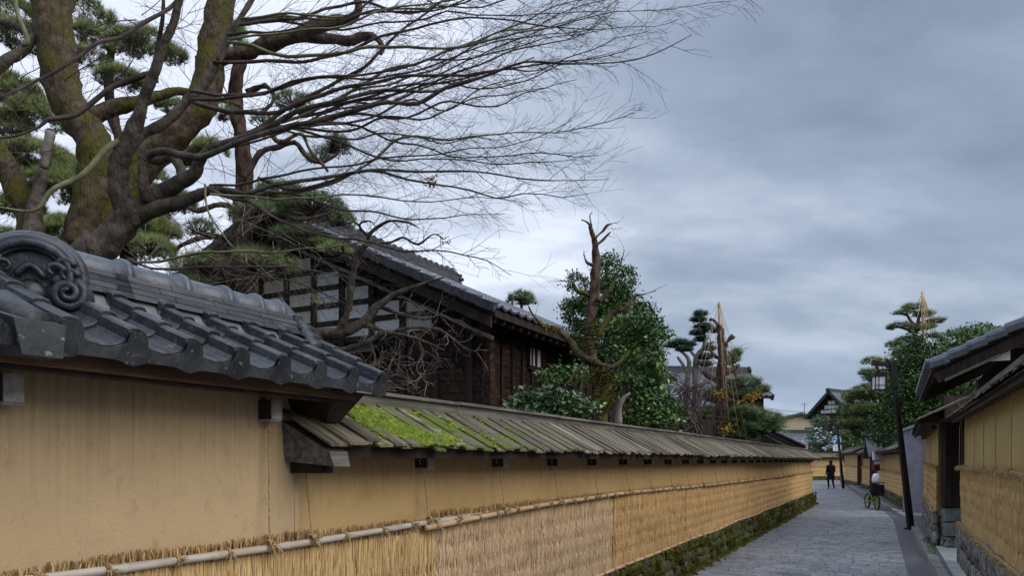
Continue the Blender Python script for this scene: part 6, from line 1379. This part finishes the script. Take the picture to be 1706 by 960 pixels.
b = MB(); leafmass(b, [(1510, 600, 30, 26), (1535, 595, 34, 26), (1520, 650, 52, 40), (1560, 640, 50, 40), (1500, 690, 44, 34), (1545, 690, 50, 36), (1590, 660, 40, 40), (1480, 720, 30, 24), (1525, 565, 16, 10)], 31, .13, 330, 9, .15, holes=-.1); b.out('crown', m_ever, r2, kind='stuff')
r3 = thing('broadleaf_tree', 'round lighter green tree crown above the grey kawara roof on the right', 'tree', (P(1620, 740, 36).x, 36, 0))
b = MB(); limb(b, [(1622, 740, 14), (1620, 640, 10), (1618, 580, 5)], 36, ext=(0, 0), n=8); b.out('trunk', m_barkp, r3)
b = MB(); leafmass(b, [(1600, 568, 36, 18), (1630, 560, 38, 18), (1660, 566, 30, 18), (1640, 600, 60, 40), (1590, 600, 30, 30)], 36, .13, 380, 9, .14, holes=-.1); b.out('crown', m_cam, r3, kind='stuff')
r4 = thing('pine_tree', 'bushy light green pine left of the lamp lantern', 'tree', (P(1455, 760, 41).x, 41, 0))
b = MB(); limb(b, [(1462, 760, 10), (1460, 700, 9), (1455, 640, 6), (1462, 605, 3)], 41, ext=(0, 0), n=7, lump=.2); b.out('trunk', m_barkp, r4)
fb_, wb = MB(), MB(); pinemass(fb_, wb, [(1450, 603, 16, 6), (1470, 606, 18, 6), (1445, 622, 14, 5), (1462, 628, 26, 10), (1450, 655, 32, 14), (1480, 650, 30, 14), (1440, 685, 34, 14), (1470, 690, 34, 16), (1425, 705, 26, 12), (1455, 720, 36, 14), (1420, 665, 12, 8)], 41, .30, 950, 12, .016, flat=False); fb_.out('needles', m_pinel, r4, kind='stuff'); wb.out('fine_twigs', m_twig, r4, kind='stuff')
r5 = thing('pine_tree', 'slim darker pine before the dark gabled house', 'tree', (P(1412, 760, 66).x, 66, 0))
b = MB(); limb(b, [(1412, 760, 6), (1412, 650, 4)], 66, ext=(0, 0), n=6); b.out('trunk', m_barkp, r5)
fb_, wb = MB(), MB(); pinemass(fb_, wb, [(1414, 662, 12, 10), (1412, 684, 18, 12), (1410, 706, 22, 12), (1408, 725, 24, 12), (1425, 690, 16, 12)], 66, .40, 900, 12, .022, flat=False); fb_.out('needles', m_pine, r5, kind='stuff'); wb.out('fine_twigs', m_twig, r5, kind='stuff')
r6 = thing('hedge', 'dark mass of garden evergreens behind the right-hand walls', 'hedge', (P(1460, 760, 57).x, 57, 0))
b = MB(); leafmass(b, [(1420, 745, 26, 18), (1450, 738, 30, 20), (1490, 735, 40, 26), (1530, 725, 30, 24), (1445, 760, 40, 14)], 57, .22, 380, 9, .28, holes=-.4); b.out('foliage', m_ever, r6, kind='stuff'); b = MB()
for x in (1420, 1450, 1490, 1525): limb(b, [(x, 770, 6), (x + 2, 735, 4)], 57, ext=(0, 0), n=6)
b.out('stems', m_barkp, r6, kind='stuff')
r7 = thing('camellia_bush', 'round camellia with white flowers at the end of the lane', 'bush', (P(1370, 770, 68).x, 68, 0))
b = MB(); leafmass(b, [(1368, 705, 14, 12), (1372, 728, 22, 20), (1380, 745, 20, 12), (1352, 748, 14, 9)], 68, .2, 500, 9, .2, holes=-.1); b.out('foliage', m_cam, r7, kind='stuff')
b = MB()
for i in range(42):
    q, v = blob_pt(P(1371, 727, 67), (22 * 68 / F, 1, 22 * 68 / F)); q.y -= .9
    for j in range(4): leaf(b, q, .20, 1.0)
b.out('flowers', m_whitep, r7, kind='stuff')
b = MB(); limb(b, [(1370, 785, 5), (1370, 730, 3)], 68, ext=(0, 0), n=6); b.out('trunk', m_barkp, r7)
r8 = thing('shrub', 'pale green bush before the distant cream house', 'shrub', (P(1302, 745, 55).x, 55, 0))
b = MB(); leafmass(b, [(1295, 728, 16, 16), (1308, 740, 14, 12), (1286, 735, 12, 12)], 55, .16, 450, 9, .2, holes=-.1); b.out('foliage', m_cam, r8, kind='stuff'); b = MB(); limb(b, [(1298, 785, 4), (1298, 735, 2)], 55, ext=(0, 0), n=6); b.out('trunk', m_barkp, r8)
# small ferns and weeds at the kerb and passage
b = MB()
for i in range(70):
    s_ = U(14.5, 17.5); p = S(s_, U(.52, .66), .1)
    for j in range(5):
        d = Vector((U(-1, 1), U(-1, 1), U(.2, 1))).normalized(); q = p + d * U(.03, .10); w_ = Vector((.006, .004, 0)); b.add([p - w_, p + w_, q], [(0, 1, 2)], U(.6, 1.2))
b.out('weeds', m_grass, label='small green weeds at the foot of the rough stones left of the passage', cat='weeds', kind='stuff')

# fallen leaves along the lane's edges
b = MB()
for i in range(260):
    s_ = U(7.5, 30); e_ = R.choice((tleft(s_) + .12 + abs(R.gauss(0, .12)), tk(s_) - .14 - abs(R.gauss(0, .10)), U(-2.6, .2))) if i % 4 else U(-2.6, .3)
    leaf(b, S(s_, e_, .022), U(.03, .055), U(.7, 1.4), up=3)
b.out('fallen_leaves', m_brl, label='scattered brown fallen leaves along both edges of the paved lane', cat='fallen leaves', kind='stuff')
